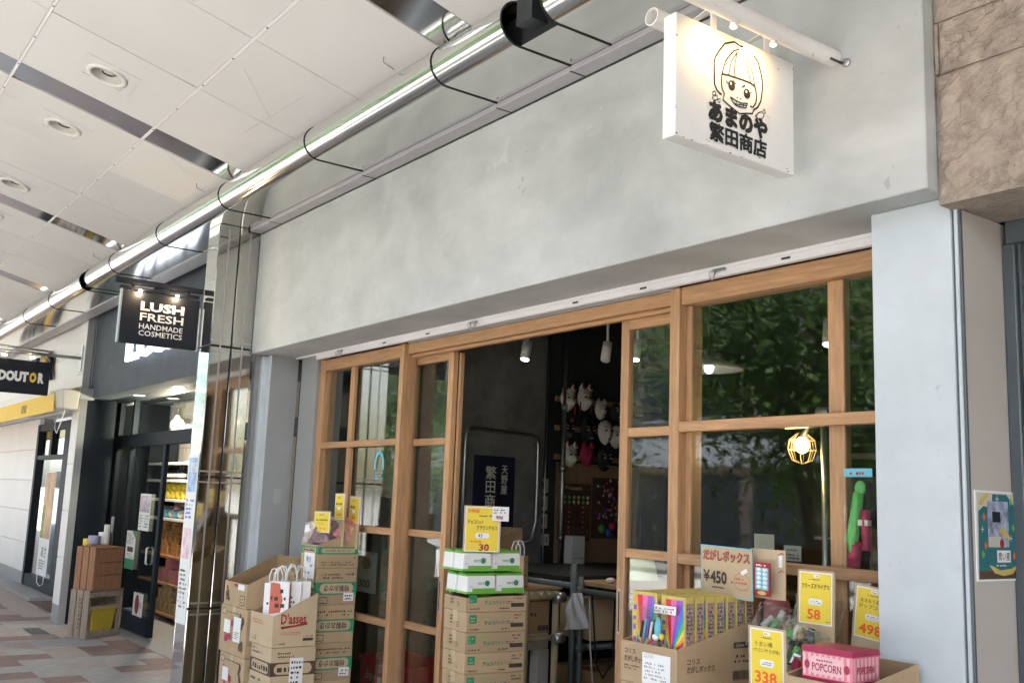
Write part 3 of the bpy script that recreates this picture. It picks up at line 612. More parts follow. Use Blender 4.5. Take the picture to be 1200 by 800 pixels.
f.polys([[(.115, .14), (.145, .155), (.178, .125), (.175, .115)]], 'gold', 'gold_scarf', .0026); f.disc(.133, .105, .012, .014, 'red', 'red_dot', .0026)
f.quad(.105, .052, .18, .086, 'paper', 'name_plate', .002); f.text('青い麦', .11, .057, .024, 'ink', .01, w=.065, lift=.0025); f.fine(.1, .04, .16, .048, 1, 'paper')
for x, y in ((.19, .225), (.04, .18), (.20, .15), (.03, .075), (.2, .07), (.045, .1)): f.polys([[(x, y-.012), (x+.01, y), (x, y+.012), (x-.008, y)]], random.choice(('orange', 'lgreen', 'gold')), 'leaf_print', .002)
for x, y in ((.115, .232), (.03, .145), (.185, .12)):
    f.polys([[(x-.001, y-.009), (x+.001, y-.009), (x+.001, y+.009), (x-.001, y+.009)], [(x-.008, y-.001), (x+.008, y-.001), (x+.008, y+.001), (x-.008, y+.001)]], 'paper', 'spark_print', .0022)

# ================================================================== HANGING SHOP SIGN
sg = thing('hanging_sign', 'white painted hanging sign with black line drawing and Japanese shop name', 'sign', (0, 0, 0))
XS = -1.97
box('sign_board', 'white', sg, XS-.052, XS, 1.99, 2.533, 2.565, 2.948, .003)
rndc = random.Random(4)
for k in range(34):   # chipped paint along the edges
    y = rndc.uniform(1.992, 2.53); z = rndc.choice((2.566, rndc.uniform(2.57, 2.6), rndc.uniform(2.57, 2.94)));
    if z > 2.6: y = rndc.choice((1.993, 2.53, rndc.uniform(2.0, 2.52)))
    r_ = rndc.uniform(.0012, .0045)
    f = side(XS, y, z, sg); f.poly([(-r_, 0), (-.2*r_, -.5*r_), (r_*1.3, .1*r_), (.3*r_, r_*.8)], 'brown', 'paint_chip', .001)
f = side(XS, 0, 0, sg)
STROKES = [([(2.2867, 2.9283), (2.2708, 2.9247), (2.2452, 2.9307), (2.2005, 2.911), (2.1777, 2.883), (2.1589, 2.8551), (2.1534, 2.8369), (2.1559, 2.7664), (2.1673, 2.7506), (2.1806, 2.7434), (2.1887, 2.744)], 0.006), ([(2.335, 2.9119), (2.3554, 2.8981), (2.3716, 2.8572), (2.3777, 2.8275), (2.3735, 2.7978), (2.3684, 2.7715), (2.3531, 2.7461), (2.3329, 2.7319)], 0.0055), ([(2.1878, 2.8086), (2.2185, 2.8135), (2.2495, 2.8151), (2.283, 2.8171), (2.3189, 2.8176), (2.341, 2.8127)], 0.006), ([(2.2669, 2.9136), (2.2433, 2.9006), (2.2239, 2.8806), (2.2047, 2.8552), (2.1953, 2.8302), (2.1889, 2.8103)], 0.0045), ([(2.2591, 2.9027), (2.2318, 2.8634), (2.2241, 2.8388), (2.2185, 2.8121)], 0.0035), ([(2.2591, 2.9027), (2.2493, 2.8688), (2.2455, 2.8396), (2.2484, 2.8167)], 0.0035), ([(2.2948, 2.891), (2.3068, 2.8635), (2.3197, 2.8207)], 0.0035), ([(2.3068, 2.8947), (2.3269, 2.8582), (2.3398, 2.8166)], 0.0035), ([(2.1878, 2.8086), (2.1861, 2.7778), (2.1908, 2.76), (2.1996, 2.7488), (2.1936, 2.7265), (2.2296, 2.7141), (2.2538, 2.707), (2.2709, 2.7029), (2.298, 2.7116), (2.3279, 2.7189), (2.3354, 2.7343)], 0.005), ([(2.341, 2.8127), (2.3471, 2.7904), (2.3481, 2.7765), (2.344, 2.7577), (2.3304, 2.7399), (2.3179, 2.7418)], 0.005), ([(2.2379, 2.8025), (2.2516, 2.7934)], 0.004), ([(2.2051, 2.7922), (2.2186, 2.7859)], 0.003), ([(2.2811, 2.7927), (2.2949, 2.8028)], 0.005), ([(2.3189, 2.7824), (2.3249, 2.7897)], 0.003), ([(2.227, 2.7461), (2.2343, 2.7361), (2.2489, 2.7263), (2.2684, 2.7248), (2.298, 2.7294), (2.3054, 2.7471)], 0.004), ([(2.227, 2.7461), (2.2488, 2.7412), (2.2733, 2.7389), (2.3054, 2.7464)], 0.004), ([(2.2431, 2.7292), (2.2684, 2.7317), (2.3019, 2.7385)], 0.003), ([(2.2537, 2.7405), (2.2513, 2.7253)], 0.0025), ([(2.2708, 2.739), (2.2675, 2.7248)], 0.0025), ([(2.2881, 2.7416), (2.2842, 2.7273)], 0.0025), ([(2.1463, 2.7371), (2.1556, 2.7448), (2.1627, 2.7383), (2.1557, 2.7296), (2.1463, 2.732)], 0.0035), ([(2.151, 2.7283), (2.1464, 2.7185), (2.1582, 2.715), (2.1699, 2.7233), (2.1674, 2.7329), (2.1557, 2.7313)], 0.0035), ([(2.1675, 2.7193), (2.1817, 2.7283), (2.1794, 2.714), (2.1699, 2.7148)], 0.0035), ([(2.3556, 2.7292), (2.348, 2.7184), (2.3556, 2.7081), (2.3733, 2.7128), (2.3836, 2.7279), (2.3734, 2.7375), (2.3556, 2.7292)], 0.0035), ([(2.3785, 2.7407), (2.3836, 2.7509), (2.3913, 2.7371), (2.381, 2.7343)], 0.0035), ([(2.348, 2.7184), (2.3429, 2.7188), (2.348, 2.7061), (2.3556, 2.7099)], 0.0035)]
for pts, w in STROKES: f.line(pts, w*1.05, 'black', 'drawn_line', .0015)
for (y, z), s_ in (((2.2322, 2.7842), 1.), ((2.3030, 2.7775), 1.)):
    f.disc(y, z, .0155*s_, .0165*s_, 'black', 'drawn_eye', .0016); f.disc(y-.004, z+.005, .004, .005, 'white', 'eye_glint', .0022)
for y, z in ((2.2576, 2.7519), (2.2733, 2.7528)): f.disc(y, z, .002, .003, 'black', 'drawn_dot', .0016)
f.text('あまのや', 2.134, 2.651, .060, 'black', .085, w=.262, lift=.0016)
f.text('繁田商店', 2.136, 2.588, .056, 'black', .055, w=.258, lift=.0016)
sp = thing('sign_pipe', 'pair of white painted steel pipes carrying the hanging sign from the fascia', 'pipe', (0, 0, 0))
def open_pipe(x, y0, y1, z, r):
    b = B(); n = 18
    for rr, sgn in ((r, 1), (r*.86, -1)):
        b.add([(x+rr*math.cos(2*math.pi*k/n), y, z+rr*math.sin(2*math.pi*k/n)) for y in (y0, y1) for k in range(n)], [(k, (k+1) % n, n+(k+1) % n, n+k) for k in range(n)], True)
    b.add([(x+rr*math.cos(2*math.pi*k/n), y0, z+rr*math.sin(2*math.pi*k/n)) for rr in (r, r*.86) for k in range(n)], [(k, (k+1) % n, n+(k+1) % n, n+k) for k in range(n)])
    return b.make('pipe', 'chipped', sp)
open_pipe(-1.862, 1.86, 2.598, 2.945, .028); open_pipe(-2.095, 2.01, 2.598, 2.985, .029)
B().tube([(-1.84, 2.55, 2.925), (-1.83, 2.62, 2.918)], .004, 6).make('fixing_bolt', 'dsteel', sp); B().lathe([(0, 0), (.014, 0), (.014, .004), (0, .004)], (0, 0, 0)).make('fixing_washer', 'steel', sp).matrix_local = Matrix.Translation((-1.815, 2.597, 2.915)) @ Matrix.Rotation(math.pi/2, 4, 'X')
for y in (2.17, 2.42):
    B().box(-1.992, -1.984, y-.012, y+.012, 2.949, 3.03).make('strap', 'white', sp, .001)
    B().hexa([(-1.992, y-.01, 3.02), (-1.984, y-.01, 3.02), (-1.984, y+.01, 3.02), (-1.992, y+.01, 3.02)], [(-1.88, y-.01, 2.966), (-1.872, y-.01, 2.970), (-1.872, y+.01, 2.970), (-1.88, y+.01, 2.966)]).make('strap', 'white', sp)
    B().hexa([(-2.092, y-.01, 3.008), (-2.084, y-.01, 3.012), (-2.084, y+.01, 3.012), (-2.092, y+.01, 3.008)], [(-1.994, y-.01, 3.024), (-1.986, y-.01, 3.03), (-1.986, y+.01, 3.03), (-1.994, y+.01, 3.024)]).make('strap', 'white', sp)
for y, lb in ((2.13, 'front one of two tiny lit lamps under the sign pipe'), (2.31, 'rear one of two tiny lit lamps under the sign pipe')):
    t = thing('sign_lamp', lb, 'lamp', (-1.872, y, 2.914), 0, 'small lit lamps over the hanging sign')
    B().lathe([(.0, .008), (.010, .006), (.012, -.004), (.010, -.010)], n=12).make('lamp_body', 'white', t)
    B().lathe([(.0095, -.009), (.006, -.0115), (0, -.012)], n=12).make('bulb', 'lamp', t)
    L = bpy.data.lights.new('sign_spot', 'SPOT'); L.energy = .55; L.color = (1, .62, .24); L.spot_size = math.radians(130); L.spot_blend = 1.; L.shadow_soft_size = .008
    lo = bpy.data.objects.new('sign_spot', L); COL.objects.link(lo); lo.parent = t; lo.location = (0, 0, -.016)
    lo.rotation_euler = Vector((.97, 0, .24)).to_track_quat('Z', 'Y').to_euler()

# ================================================================== DARK COSMETICS SHOP TO THE LEFT
lu = thing('cosmetics_shop', 'blue black rendered cosmetics shop front with glazed entrance', 'building', (0, 0, 0))
box('light_gap_filler', 'greytrim', lu, -12.16, -11.8575, 2.79, 3.0, 2.455, 3.7); box('fascia', 'lush', lu, -11.855, -6.88, 2.80, 3.0, 2.452, 3.7, .003); box('recess_soffit', 'lushdark', lu, -12.3, -6.88, 3.0, 3.3, 2.46, 2.6)  # first box added to close a gap that let a bright sliver through
box('recess_wall', 'lushdark', lu, -12.4, -12.25, 2.95, 3.25, 0, 2.459); box('recess_wall', 'lushdark', lu, -12.15, -11.857, 2.781, 3.1, 0, 2.45); box('upper_storey', 'bldg2', lu, -11.84, -6.91, 2.86, 9.5, 3.71, 7.4)
lf = front(0, 2.80, 0, lu)
txt = lf.text('LUSH', -10.39, 2.735, .285, 'signglow', .045, w=1.80, name='raised_letters', lift=.02, ext=.035)
# glazed entrance: frame members and panes
box('transom_beam', 'lushdark', lu, -12.25, -6.9, 3.21, 3.29, 1.937, 2.074, .003)
for x0, x1 in ((-12.25, -12.13), (-11.63, -11.57), (-8.5, -8.4)): box('frame_post', 'lushdark', lu, x0, x1, 3.22, 3.28, .006, 2.459, .003)
for x0, x1 in ((-12.13, -11.63), (-11.57, -8.5)): box('transom_pane', 'glass', lu, x0, x1, 3.245, 3.249, 2.075, 2.459)
door = box('door_leaf', 'lushdark', lu, -10.46, -10.38, 3.235, 3.275, .02, 1.937, .003)
box('door_leaf_stile', 'lushdark', lu, -11.66, -11.58, 3.225, 3.265, .02, 1.937, .003); box('door_kick_rail', 'lushdark', lu, -12.13, -10.461, 3.225, 3.27, .02, .20, .003)
box('pane', 'glass', lu, -12.13, -10.46, 3.24, 3.244, .2, 1.937)
tilew = mat('white_wall_tiles', (.55, .53, .49), .35, var=.05)
iw = bpy.data.objects.new('interior_tiled_wall', None); COL.objects.link(iw); iw.parent = lu
box('grout_backing', 'grout', iw, -13.2, -7, 4.16, 4.3, 0, 2.9)
tm = None
for i in range(16):
    for j in range(13):
        x = -13.1+i*.152; z = .1+j*.2
        if tm is None: o = box('wall_tile', tilew, iw, -.0735, .0735, 4.150, 4.163, -.097, .097, .002); tm = o.data
        else: o = obj('wall_tile', tm, iw)
        o.location = (x, 0, z)
box('interior_floor', 'granite', lu, -13.2, -6.9, 3.9, 6, -.2, .004); box('interior_ceiling', 'inwall', lu, -13.3, -6.9, 3.3, 4.3, 2.6, 2.7); box('interior_wall', 'lushdark', lu, -13.4, -13.25, 3.25, 4.3, 0, 2.6)
for k, x in enumerate((-10.9, -9.6, -8.2)):
    d = thing('soffit_downlight', ('lit round downlight in the dark soffit, farthest left over the cosmetics entrance', 'lit round downlight in the dark soffit, middle over the cosmetics entrance', 'lit round downlight in the dark soffit, nearest the mirror post')[k], 'downlight', (x, 3.06, 2.4595), 0, 'lit downlights over the cosmetics entrance')
    B().lathe([(.05, 0), (.07, -.004), (.072, 0)], n=20).make('trim_ring', 'white', d); B().lathe([(.05, -.002), (0, -.003)], n=20).make('lens', 'lampw', d)
L = bpy.data.lights.new('cosmetics_interior_lamp', 'POINT'); L.energy = 26; L.color = (1, .86, .68); L.shadow_soft_size = .08
pl = thing('pendant_lamp', 'small glowing pendant lamp inside the cosmetics shop', 'lamp', (-11.3, 3.62, 2.28))
B().ell((0, 0, 0), (.028, .028, .032)).make('bulb', 'lampw', pl); B().tube([(0, 0, .05), (0, 0, .32)], .004, 5).make('cord', 'dsteel', pl)
lo = bpy.data.objects.new('cosmetics_interior_lamp', L); COL.objects.link(lo); lo.parent = pl; lo.location = (0, 0, -.08)
# notices on the entrance glass
def notice(name, label, x0, x1, z0, z1, paint, y=3.222):
    t = thing(name, label, 'notice', (x0, y, z0)); box('sheet', 'paper', t, 0, x1-x0, -.002, 0, 0, z1-z0); paint(front(0, -.002, 0, t), x1-x0, z1-z0); return t
def p1(f, w, h): f.quad(.02, h*.5, w-.02, h-.02, mat('soft_picture', (.55, .45, .5), .6, var=.6, vs=8), 'picture'); f.fine(.03, .03, w*.45, h*.45, 5); f.fine(w*.55, .03, w-.03, h*.45, 5)
def p2(f, w, h): f.quad(0, 0, w, h*.27, 'green', 'green_band'); f.fine(.03, h*.3, w-.03, h*.42, 3); f.quad(.06, h*.45, w-.06, h*.58, 'ink', 'picture'); f.fine(.03, h*.65, w-.05, h*.95, 6); f.poly([(w*.6, h), (w, h), (w, h*.8)], 'green', 'green_corner')
def p3(f, w, h): f.disc(.14, h*.5, .07, .1, 'red', 'red_mark'); f.fine(.22, h*.35, w-.03, h*.65, 4)
notice('glass_notice', 'white notice with a pale picture taped on the cosmetics door glass', -11.03, -10.66, 1.05, 1.43, p1)
notice('glass_notice', 'tall white notice with green foot and corner on the cosmetics window', -11.40, -11.07, .63, 1.03, p2)
notice('glass_notice', 'white notice with a red mark low on the cosmetics door', -10.95, -10.62, .19, .42, p3)
B().tube([(-10.62, 3.23, .72), (-10.62, 3.21, .73), (-10.62, 3.21, .88), (-10.62, 3.23, .89)], .010, 6).make('pull_handle', 'white', lu)
# shelves and goods seen through the door
sh = thing('display_shelf', 'white and timber wall shelves of cosmetics seen through the open door', 'shelf', (-12.75, 3.78, 0))
SZ = (1.80, 1.60, 1.375, 1.155, .735, .43, .10)
for k, z in enumerate(SZ): box('shelf_board', 'white' if k < 4 else 'redwood', sh, 0, 1.8, 0, .36, z-.03, z, .002)
box('shelf_end', 'lushdark', sh, 1.801, 1.84, 0, .36, 0, 2.1); box('shelf_end', 'lushdark', sh, -.04, -.001, 0, .36, 0, 2.1); box('dark_back', 'lushdark', sh, 0, 1.8, .33, .36, .1, 1.1)
ORD = ('first', 'second', 'third', 'fourth', 'fifth', 'sixth', 'seventh', 'eighth', 'ninth')
for i in range(6):
    t = thing('bottle', ORD[i]+' dark bottle from the left on the second cosmetics shelf', 'bottle', (-12.25+i*.13, 3.86, SZ[1]), 0, 'dark bottles on the cosmetics shelf')
    B().lathe([(0, 0), (.04, 0), (.042, .01), (.042, .10), (.018, .125), (.018, .14)], n=12).make('glass_body', 'navy', t); B().lathe([(.02, .14), (.02, .165), (0, .165)], n=10).make('cap', 'black', t); B().lathe([(.0428, .03), (.0428, .07)], n=12).make('wrap_label', 'paper', t)
for i in range(5):
    t = thing('bath_toy', ORD[i]+' yellow animal shaped soap from the left on the third cosmetics shelf', 'soap', (-12.2+i*.17, 3.86, SZ[2]), random.uniform(-.3, .3), 'yellow animal soaps on the cosmetics shelf')
    B().ell((0, 0, .06), (.06, .05, .062)).make('body', 'yellow', t); B().ell((0, -.01, .135), (.045, .04, .04)).make('head', 'yellow', t)
    for s in (-1, 1): B().lathe([(.014, 0), (.009, .025), (0, .045)], (s*.026, 0, .165), 8).make('ear', 'yellow', t)
for i in range(5):
    t = thing('bath_ball', ORD[i]+' bath ball from the left on the fourth cosmetics shelf', 'bath ball', (-12.2+i*.16, 3.86, SZ[3]), 0, 'round bath balls on the cosmetics shelf')
    B().ell((0, 0, .055), (.058, .058, .055)).make('ball', 'cyan' if i % 2 else 'mask', t); B().ell((0, -.02, .115), (.035, .035, .03)).make('topping', 'pink' if i % 3 == 0 else 'slate', t)
_cnt = {}
def ROWN(dz, st, i):
    r = int(round(dz/st)); _cnt.setdefault(r, 0)
    if i == 0: _cnt.clear(); _cnt[r] = 0
    _cnt[r] = _cnt.get(r, 0)+1
    return ('bottom row', 'second row', 'top row')[r]+' '+ORD[_cnt[r]-1]+' from the left,'
def gift(x, z, s, m, lb, grp, y=3.82):
    t = thing('gift_box', lb, 'gift box', (x, y, z), random.uniform(-.1, .1), grp)
    box('wrapped_box', m, t, -s/2, s/2, 0, s*.8, 0, s*.85, .004); box('ribbon', 'gold', t, -s*.06, s*.06, -.002, s*.81, -.0, s*.857); return t
for i, (dx, dz) in enumerate(((0, 0), (.17, 0), (.34, 0), (.51, 0), (.68, 0), (.08, .137), (.25, .137), (.42, .137), (.6, .137), (.17, .274), (.51, .274))): gift(-12.2+dx, SZ[4]+dz, .16, 'gift', ROWN(dz, .137, i)+' orange patterned gift box on the middle timber shelf', 'orange gift boxes')
for i, (dx, dz) in enumerate(((0, 0), (.2, 0), (.4, 0), (.6, 0), (.3, .155))): gift(-12.1+dx, SZ[5]+dz, .18, 'pink', ROWN(dz, .155, i)+' pink wrapped gift box on the lower timber shelf', 'pink gift boxes')
for i, (dx, dz) in enumerate(((0, 0), (.17, 0), (.34, 0), (.51, 0), (.68, 0), (.1, .13), (.27, .13), (.44, .13), (.25, .26), (.42, .26))): gift(-12.1+dx, SZ[6]+dz, .155, 'gift2', ROWN(dz, .13, i)+' pale floral gift box on the bottom shelf', 'pale gift boxes')
# hanging cosmetics sign
hs = thing('hanging_sign', 'black hanging sign lettered LUSH FRESH HANDMADE COSMETICS on the mirror post', 'sign', (-6.9, 2.31, 2.45))
box('bracket_bar', 'navy', hs, -.02, .02, -.60, -.003, .405, .440, .003); box('sign_board', 'navy', hs, -.018, .018, -.545, -.02, .0, .355, .002)
box('edge_strip', 'steel', hs, -.02, .02, -.556, -.546, 0, .372); box('edge_strip', 'steel', hs, -.02, .02, -.019, -.011, 0, .30)
for y in (-.48, -.1): box('hanger', 'navy', hs, -.006, .006, y-.008, y+.008, .355, .405)
box('top_rail', 'navy', hs, -.016, .03, -.57, -.03, .366, .385)
f = side(.018, -.545, 0, hs)
for tx, z, hh, bo, m_ in (('LUSH', .231, .062, .04, 'paper'), ('FRESH', .162, .055, .018, 'paper'), ('HANDMADE', .107, .036, .012, 'paper'), ('COSMETICS', .060, .036, .012, 'paper')): f.text(tx, .125, z, hh, m_, bo, w=.295)
for y, lb in ((-.435, 'front lit lamp over the black hanging sign'), (-.185, 'rear lit lamp over the black hanging sign')):
    t = thing('sign_lamp', lb, 'lamp', (-6.868, 2.31+y, 2.812), 0, 'small warm lamps over the black hanging sign')
    B().ell((0, 0, 0), (.009, .013, .008), 10, 6).make('bulb', 'lamp', t); B().tube([(0, 0, .01), (-.012, 0, .03)], .004, 5).make('stem', 'dsteel', t)
    L = bpy.data.lights.new('lamp_light', 'POINT'); L.energy = .5; L.color = (1, .72, .4); L.shadow_soft_size = .012
    lo = bpy.data.objects.new('lamp_light', L); COL.objects.link(lo); lo.parent = t; lo.location = (.02, 0, -.015)

# crates by the entrance
def crate(label, loc, w, d, h, m, solid, rz=0):
    t = thing('wooden_crate', label, 'crate', loc, rz, None)
    n = 3; sw_ = w/n
    for k in range(n):
        box('slat', m, t, k*sw_+.006, (k+1)*sw_-.006, 0, .014, 0, h, .002); box('slat', m, t, k*sw_+.006, (k+1)*sw_-.006, d-.014, d, 0, h, .002)
    for z in (0, h-.016): box('end_board', m, t, .012, w-.012, .0145, d-.0145, z, z+.016)
    for x in (0, w-.016):
        if solid or x == 0:
            for k in range(3): box('side_board', m, t, x, x+.014, .0145, d-.0145, .018+k*(h-.036)/3, .012+(k+1)*(h-.036)/3)
        else:
            for z0, z1 in ((0.0165, .07), (h*.58, h*.58+.045), (h-.07, h-.0165)): box('side_board', m, t, x, x+.014, .0145, d-.0145, z0, z1)
            for y in (.0145, d-.044): box('corner_batten', m, t, x-.02, x-.001, y, y+.03, .0165, h-.0165)
    return t
c1 = crate('lower weathered grey wooden crate holding a yellow box beside the cosmetics entrance', (-10.88, 2.575, .001), .27, .44, .465, 'oldwood', False, .5)
f = front(.1, -.001, 0, c1); f.text('HANDMADE', .035, .09, .30, 'ink', .0, w=.05, vertical=True, name='stencil_lettering')
c2 = crate('upper brown stained wooden crate standing on the weathered crate', (-10.87, 2.59, .468), .28, .36, .42, 'redwood', True, .47)
yb = thing('yellow_box', 'faded yellow plastic box inside the weathered crate', 'box', (-10.84, 2.84, .03), .5)
B().hexa([(-.08, -.13, 0), (.08, -.13, 0), (.08, .13, 0), (-.08, .13, 0)], [(-.1, -.15, .24), (.1, -.15, .24), (.1, .15, .24), (-.1, .15, .24)]).make('tub', 'yplastic', yb, .006); box('lid', 'yplastic', yb, -.108, .108, -.158, .158, .241, .262, .005)
tray = thing('timber_tray', 'small dark timber board under the jars on the upper crate', 'board', (-10.84, 2.78, .889)); box('tray_board', 'redwood', tray, -.11, .1, -.09, .1, 0, .018, .003)
for k, (x, y, r, hh, m_, lb) in enumerate(((-.07, -.09, .035, .07, 'yellow', 'small pale yellow pot on the crate top'), (.0, -.035, .058, .085, 'lilac', 'squat lilac jar on the crate top'), (-.03, .06, .05, .12, 'white', 'white tub stacked behind the lilac jar'), (.04, .07, .03, .2, 'mask', 'tall slim cream pot at the back of the crate top'))):
    t = thing('cosmetic_pot', lb, 'pot', (-10.84+x, 2.78+y, .908 if k else .89))
    B().lathe([(0, 0), (r*.9, 0), (r, .01), (r, hh*.72)], n=16).make('pot_body', m_, t); B().lathe([(r*1.04, hh*.72), (r*1.04, hh*.97), (r*.9, hh), (0, hh)], n=16).make('pot_lid', m_, t)
st = thing('shelf_sign', 'narrow dark upright sign behind the pots on the crate', 'sign', (-10.83, 2.90, .889), .2); box('sign_plate', 'slate', st, -.03, .03, 0, .01, 0, .30, .002)

# ================================================================== COFFEE SHOP FARTHER LEFT
co = thing('coffee_shop', 'white clad coffee shop front with dark glazed door at the far left', 'building', (0, 0, 0))
for z0, z1 in ((.20, .62), (.624, 1.09), (1.094, 1.54), (1.544, 2.0), (2.004, 2.46)):
    box('cladding_panel', 'whitewall', co, -40, -16.40, 3.20, 3.26, z0, z1, .002)
for z0, z1 in ((.20, .70), (.704, 1.21), (1.214, 1.72), (1.724, 2.23), (2.234, 2.73), (2.734, 3.24), (3.244, 3.6)): box('corner_pier_panel', 'whitewall', co, -12.16, -11.863, 2.70, 2.775, z0, z1, .002)
box('pier_plinth', 'granite', co, -12.16, -11.863, 2.70, 2.775, 0, .20, .002); box('pier_side', 'greytrim', co, -11.862, -11.856, 2.703, 2.78, 0, 3.6)
box('wall_backing', 'greytrim', co, -40, -16.41, 3.27, 3.4, 0, 2.6); box('plinth', 'granite', co, -40, -16.40, 3.19, 3.26, 0, .198, .003)
for x0, x1 in ((-40, -14.2), (-14.196, -12.164)):
    for z0, z1 in ((2.60, 3.0), (3.004, 3.6)): box('fascia_panel', 'whitewall', co, x0, x1, 2.74, 2.9, z0, z1, .003)
box('soffit', 'whitewall', co, -40, -12.1, 2.905, 3.4, 2.46, 2.55); box('upper_storey', 'bldg', co, -40, -11.86, 2.92, 9.5, 3.61, 7.2)
for x0, x1 in ((-16.40, -16.28), (-14.62, -14.34)): box('frame_post', 'lushdark', co, x0, x1, 3.18, 3.30, .02, 2.36, .004)
box('frame_head', 'lushdark', co, -16.28, -14.62, 3.19, 3.29, 2.26, 2.36); box('transom_bar', 'lushdark', co, -16.28, -14.62, 3.19, 3.29, 1.84, 1.90); box('transom_post', 'lushdark', co, -15.55, -15.42, 3.19, 3.29, 1.90, 2.26)
box('frame_sill', 'lushdark', co, -16.28, -14.62, 3.19, 3.29, .03, .2)
for x0, x1 in ((-16.28, -15.55), (-15.42, -14.62)): box('transom_pane', 'glass', co, x0, x1, 3.235, 3.239, 1.90, 2.26)
box('pane', 'glass', co, -16.28, -14.62, 3.235, 3.239, .2, 1.84); box('interior_blind', 'bplastic', co, -16.3, -14.5, 3.6, 3.62, 0, 2.45); box('side_wall', 'whitewall', co, -14.3, -12.42, 3.2, 3.3, 0, 2.46)
stp = box('entrance_step', 'granite', co, -16.9, -14.3, 2.9, 3.18, -.1, .035, .004); mt = box('door_mat', 'brown', co, -14.25, -13.0, 2.86, 3.15, -.003, .004)
lf = front(0, 2.74, 0, co)
lf.text('DOUT', -15.75, 2.78, .36, 'navy', .06, w=1.45, name='raised_letters', lift=.03, ext=.03); lf.text('O', -14.24, 2.78, .36, mat('amber_letter', (.8, .45, .03), .5, var=0), .06, w=.36, name='raised_letters', lift=.03, ext=.03); lf.text('R', -13.78, 2.78, .36, 'navy', .06, w=.36, name='raised_letters', lift=.03, ext=.03)
bn = thing('door_banner', 'tall banner with a sandwich picture behind the coffee shop glass', 'banner', (-15.42, 3.165, .25))
box('banner_sheet', 'paper', bn, 0, .62, 0, .004, 0, 1.42); f = front(0, 0, 0, bn); f.quad(.02, .5, .6, 1.4, mat('food_picture', (.62, .38, .2), .6, var=.5, vs=3), 'food_picture'); f.quad(.02, .5, .2, .95, mat('salad_picture', (.25, .35, .06), .6, var=.8, vs=9), 'salad_picture', .002); f.text('あさ', .2, .25, .14, 'ink', 0, w=.3); f.fine(.12, .08, .5, .22, 4)
B().tube([(.1, 0, 0), (.12, 0, -.1), (.3, 0, -.14), (.5, 0, -.1), (.52, 0, 0)], .006, 5).make('banner_stand', 'white', bn)
aw = thing('awning', 'yellow fabric awning over the coffee shop door', 'awning', (0, 0, 0))
B().hexa([(-30, 2.43, 2.475), (-11.83, 2.43, 2.475), (-11.83, 2.695, 2.57), (-30, 2.695, 2.57)], [(-30, 2.43, 2.49), (-11.83, 2.43, 2.49), (-11.83, 2.695, 2.585), (-30, 2.695, 2.585)]).make('canopy_cloth', 'awning', aw)
box('valance', 'awning', aw, -30, -11.83, 2.418, 2.43, 2.283, 2.488); box('front_bar', 'white', aw, -30, -11.82, 2.425, 2.46, 2.491, 2.506); box('under_frame', 'greytrim', aw, -30, -11.9, 2.52, 2.56, 2.265, 2.29)
f = front(-13.6, 2.418, 2.31, aw)
for k in range(4): f.quad(.05+k*.08, .02, .09+k*.08, .12, 'ink', 'printed_mark')
hb = thing('outdoor_speaker', 'beige weatherproof speaker box bracketed to the white column', 'speaker', (-11.80, 2.54, 2.31), .15)
B().hexa([(-.16, -.09, .02), (.12, -.07, .0), (.12, .09, .0), (-.16, .11, .02)], [(-.18, -.12, .2), (.14, -.1, .215), (.14, .1, .215), (-.18, .12, .2)]).make('speaker_body', 'bplastic', hb, .018, 3); box('bracket', 'greytrim', hb, .05, .12, .10, .26, .12, .25, .004)
B().tube([(.0, 0, 0), (-.1, .0, -.16), (-.3, .05, -.25), (-.5, .1, -.2), (-.65, .15, -.05)], .006, 6).make('cable', 'white', hb)
ds = thing('hanging_sign', 'dark blue hanging sign lettered DOUTOR with an amber O at the left edge', 'sign', (-12.0, 2.70, 2.46))
box('sign_board', 'navy', ds, -.03, .03, -1.03, -.32, 0, .365, .003); B().tube([(0, -1.2, .45), (0, .02, .455)], .018, 8).make('bracket_pipe', 'steel', ds); B().tube([(0, -1.2, .52), (0, -.3, .49)], .012, 8).make('bracket_pipe', 'steel', ds)
box('wall_plate', 'steel', ds, -.06, .06, -.012, 0, .30, .60, .003)
for y in (-.95, -.42): box('hanger', 'steel', ds, -.006, .006, y-.01, y+.01, .365, .44)
f = side(.03, -1.03, 0, ds); f.text('DOUT', .195, .125, .115, 'paper', .07, w=.30); f.text('O', .505, .125, .115, 'awning', .07, w=.072); f.text('R', .592, .125, .115, 'paper', .07, w=.062)
for y, lb in ((-.80, 'front lit lamp above the dark blue hanging sign'), (-.52, 'rear lit lamp above the dark blue hanging sign')):
    t = thing('sign_lamp', lb, 'lamp', (-11.95, 2.70+y, 2.86), 0, 'small lamps over the dark blue hanging sign'); B().ell((0, 0, 0), (.015, .03, .012), 10, 6).make('bulb', 'lamp', t); B().tube([(0, 0, .01), (-.03, 0, .05)], .004, 5).make('stem', 'steel', t)

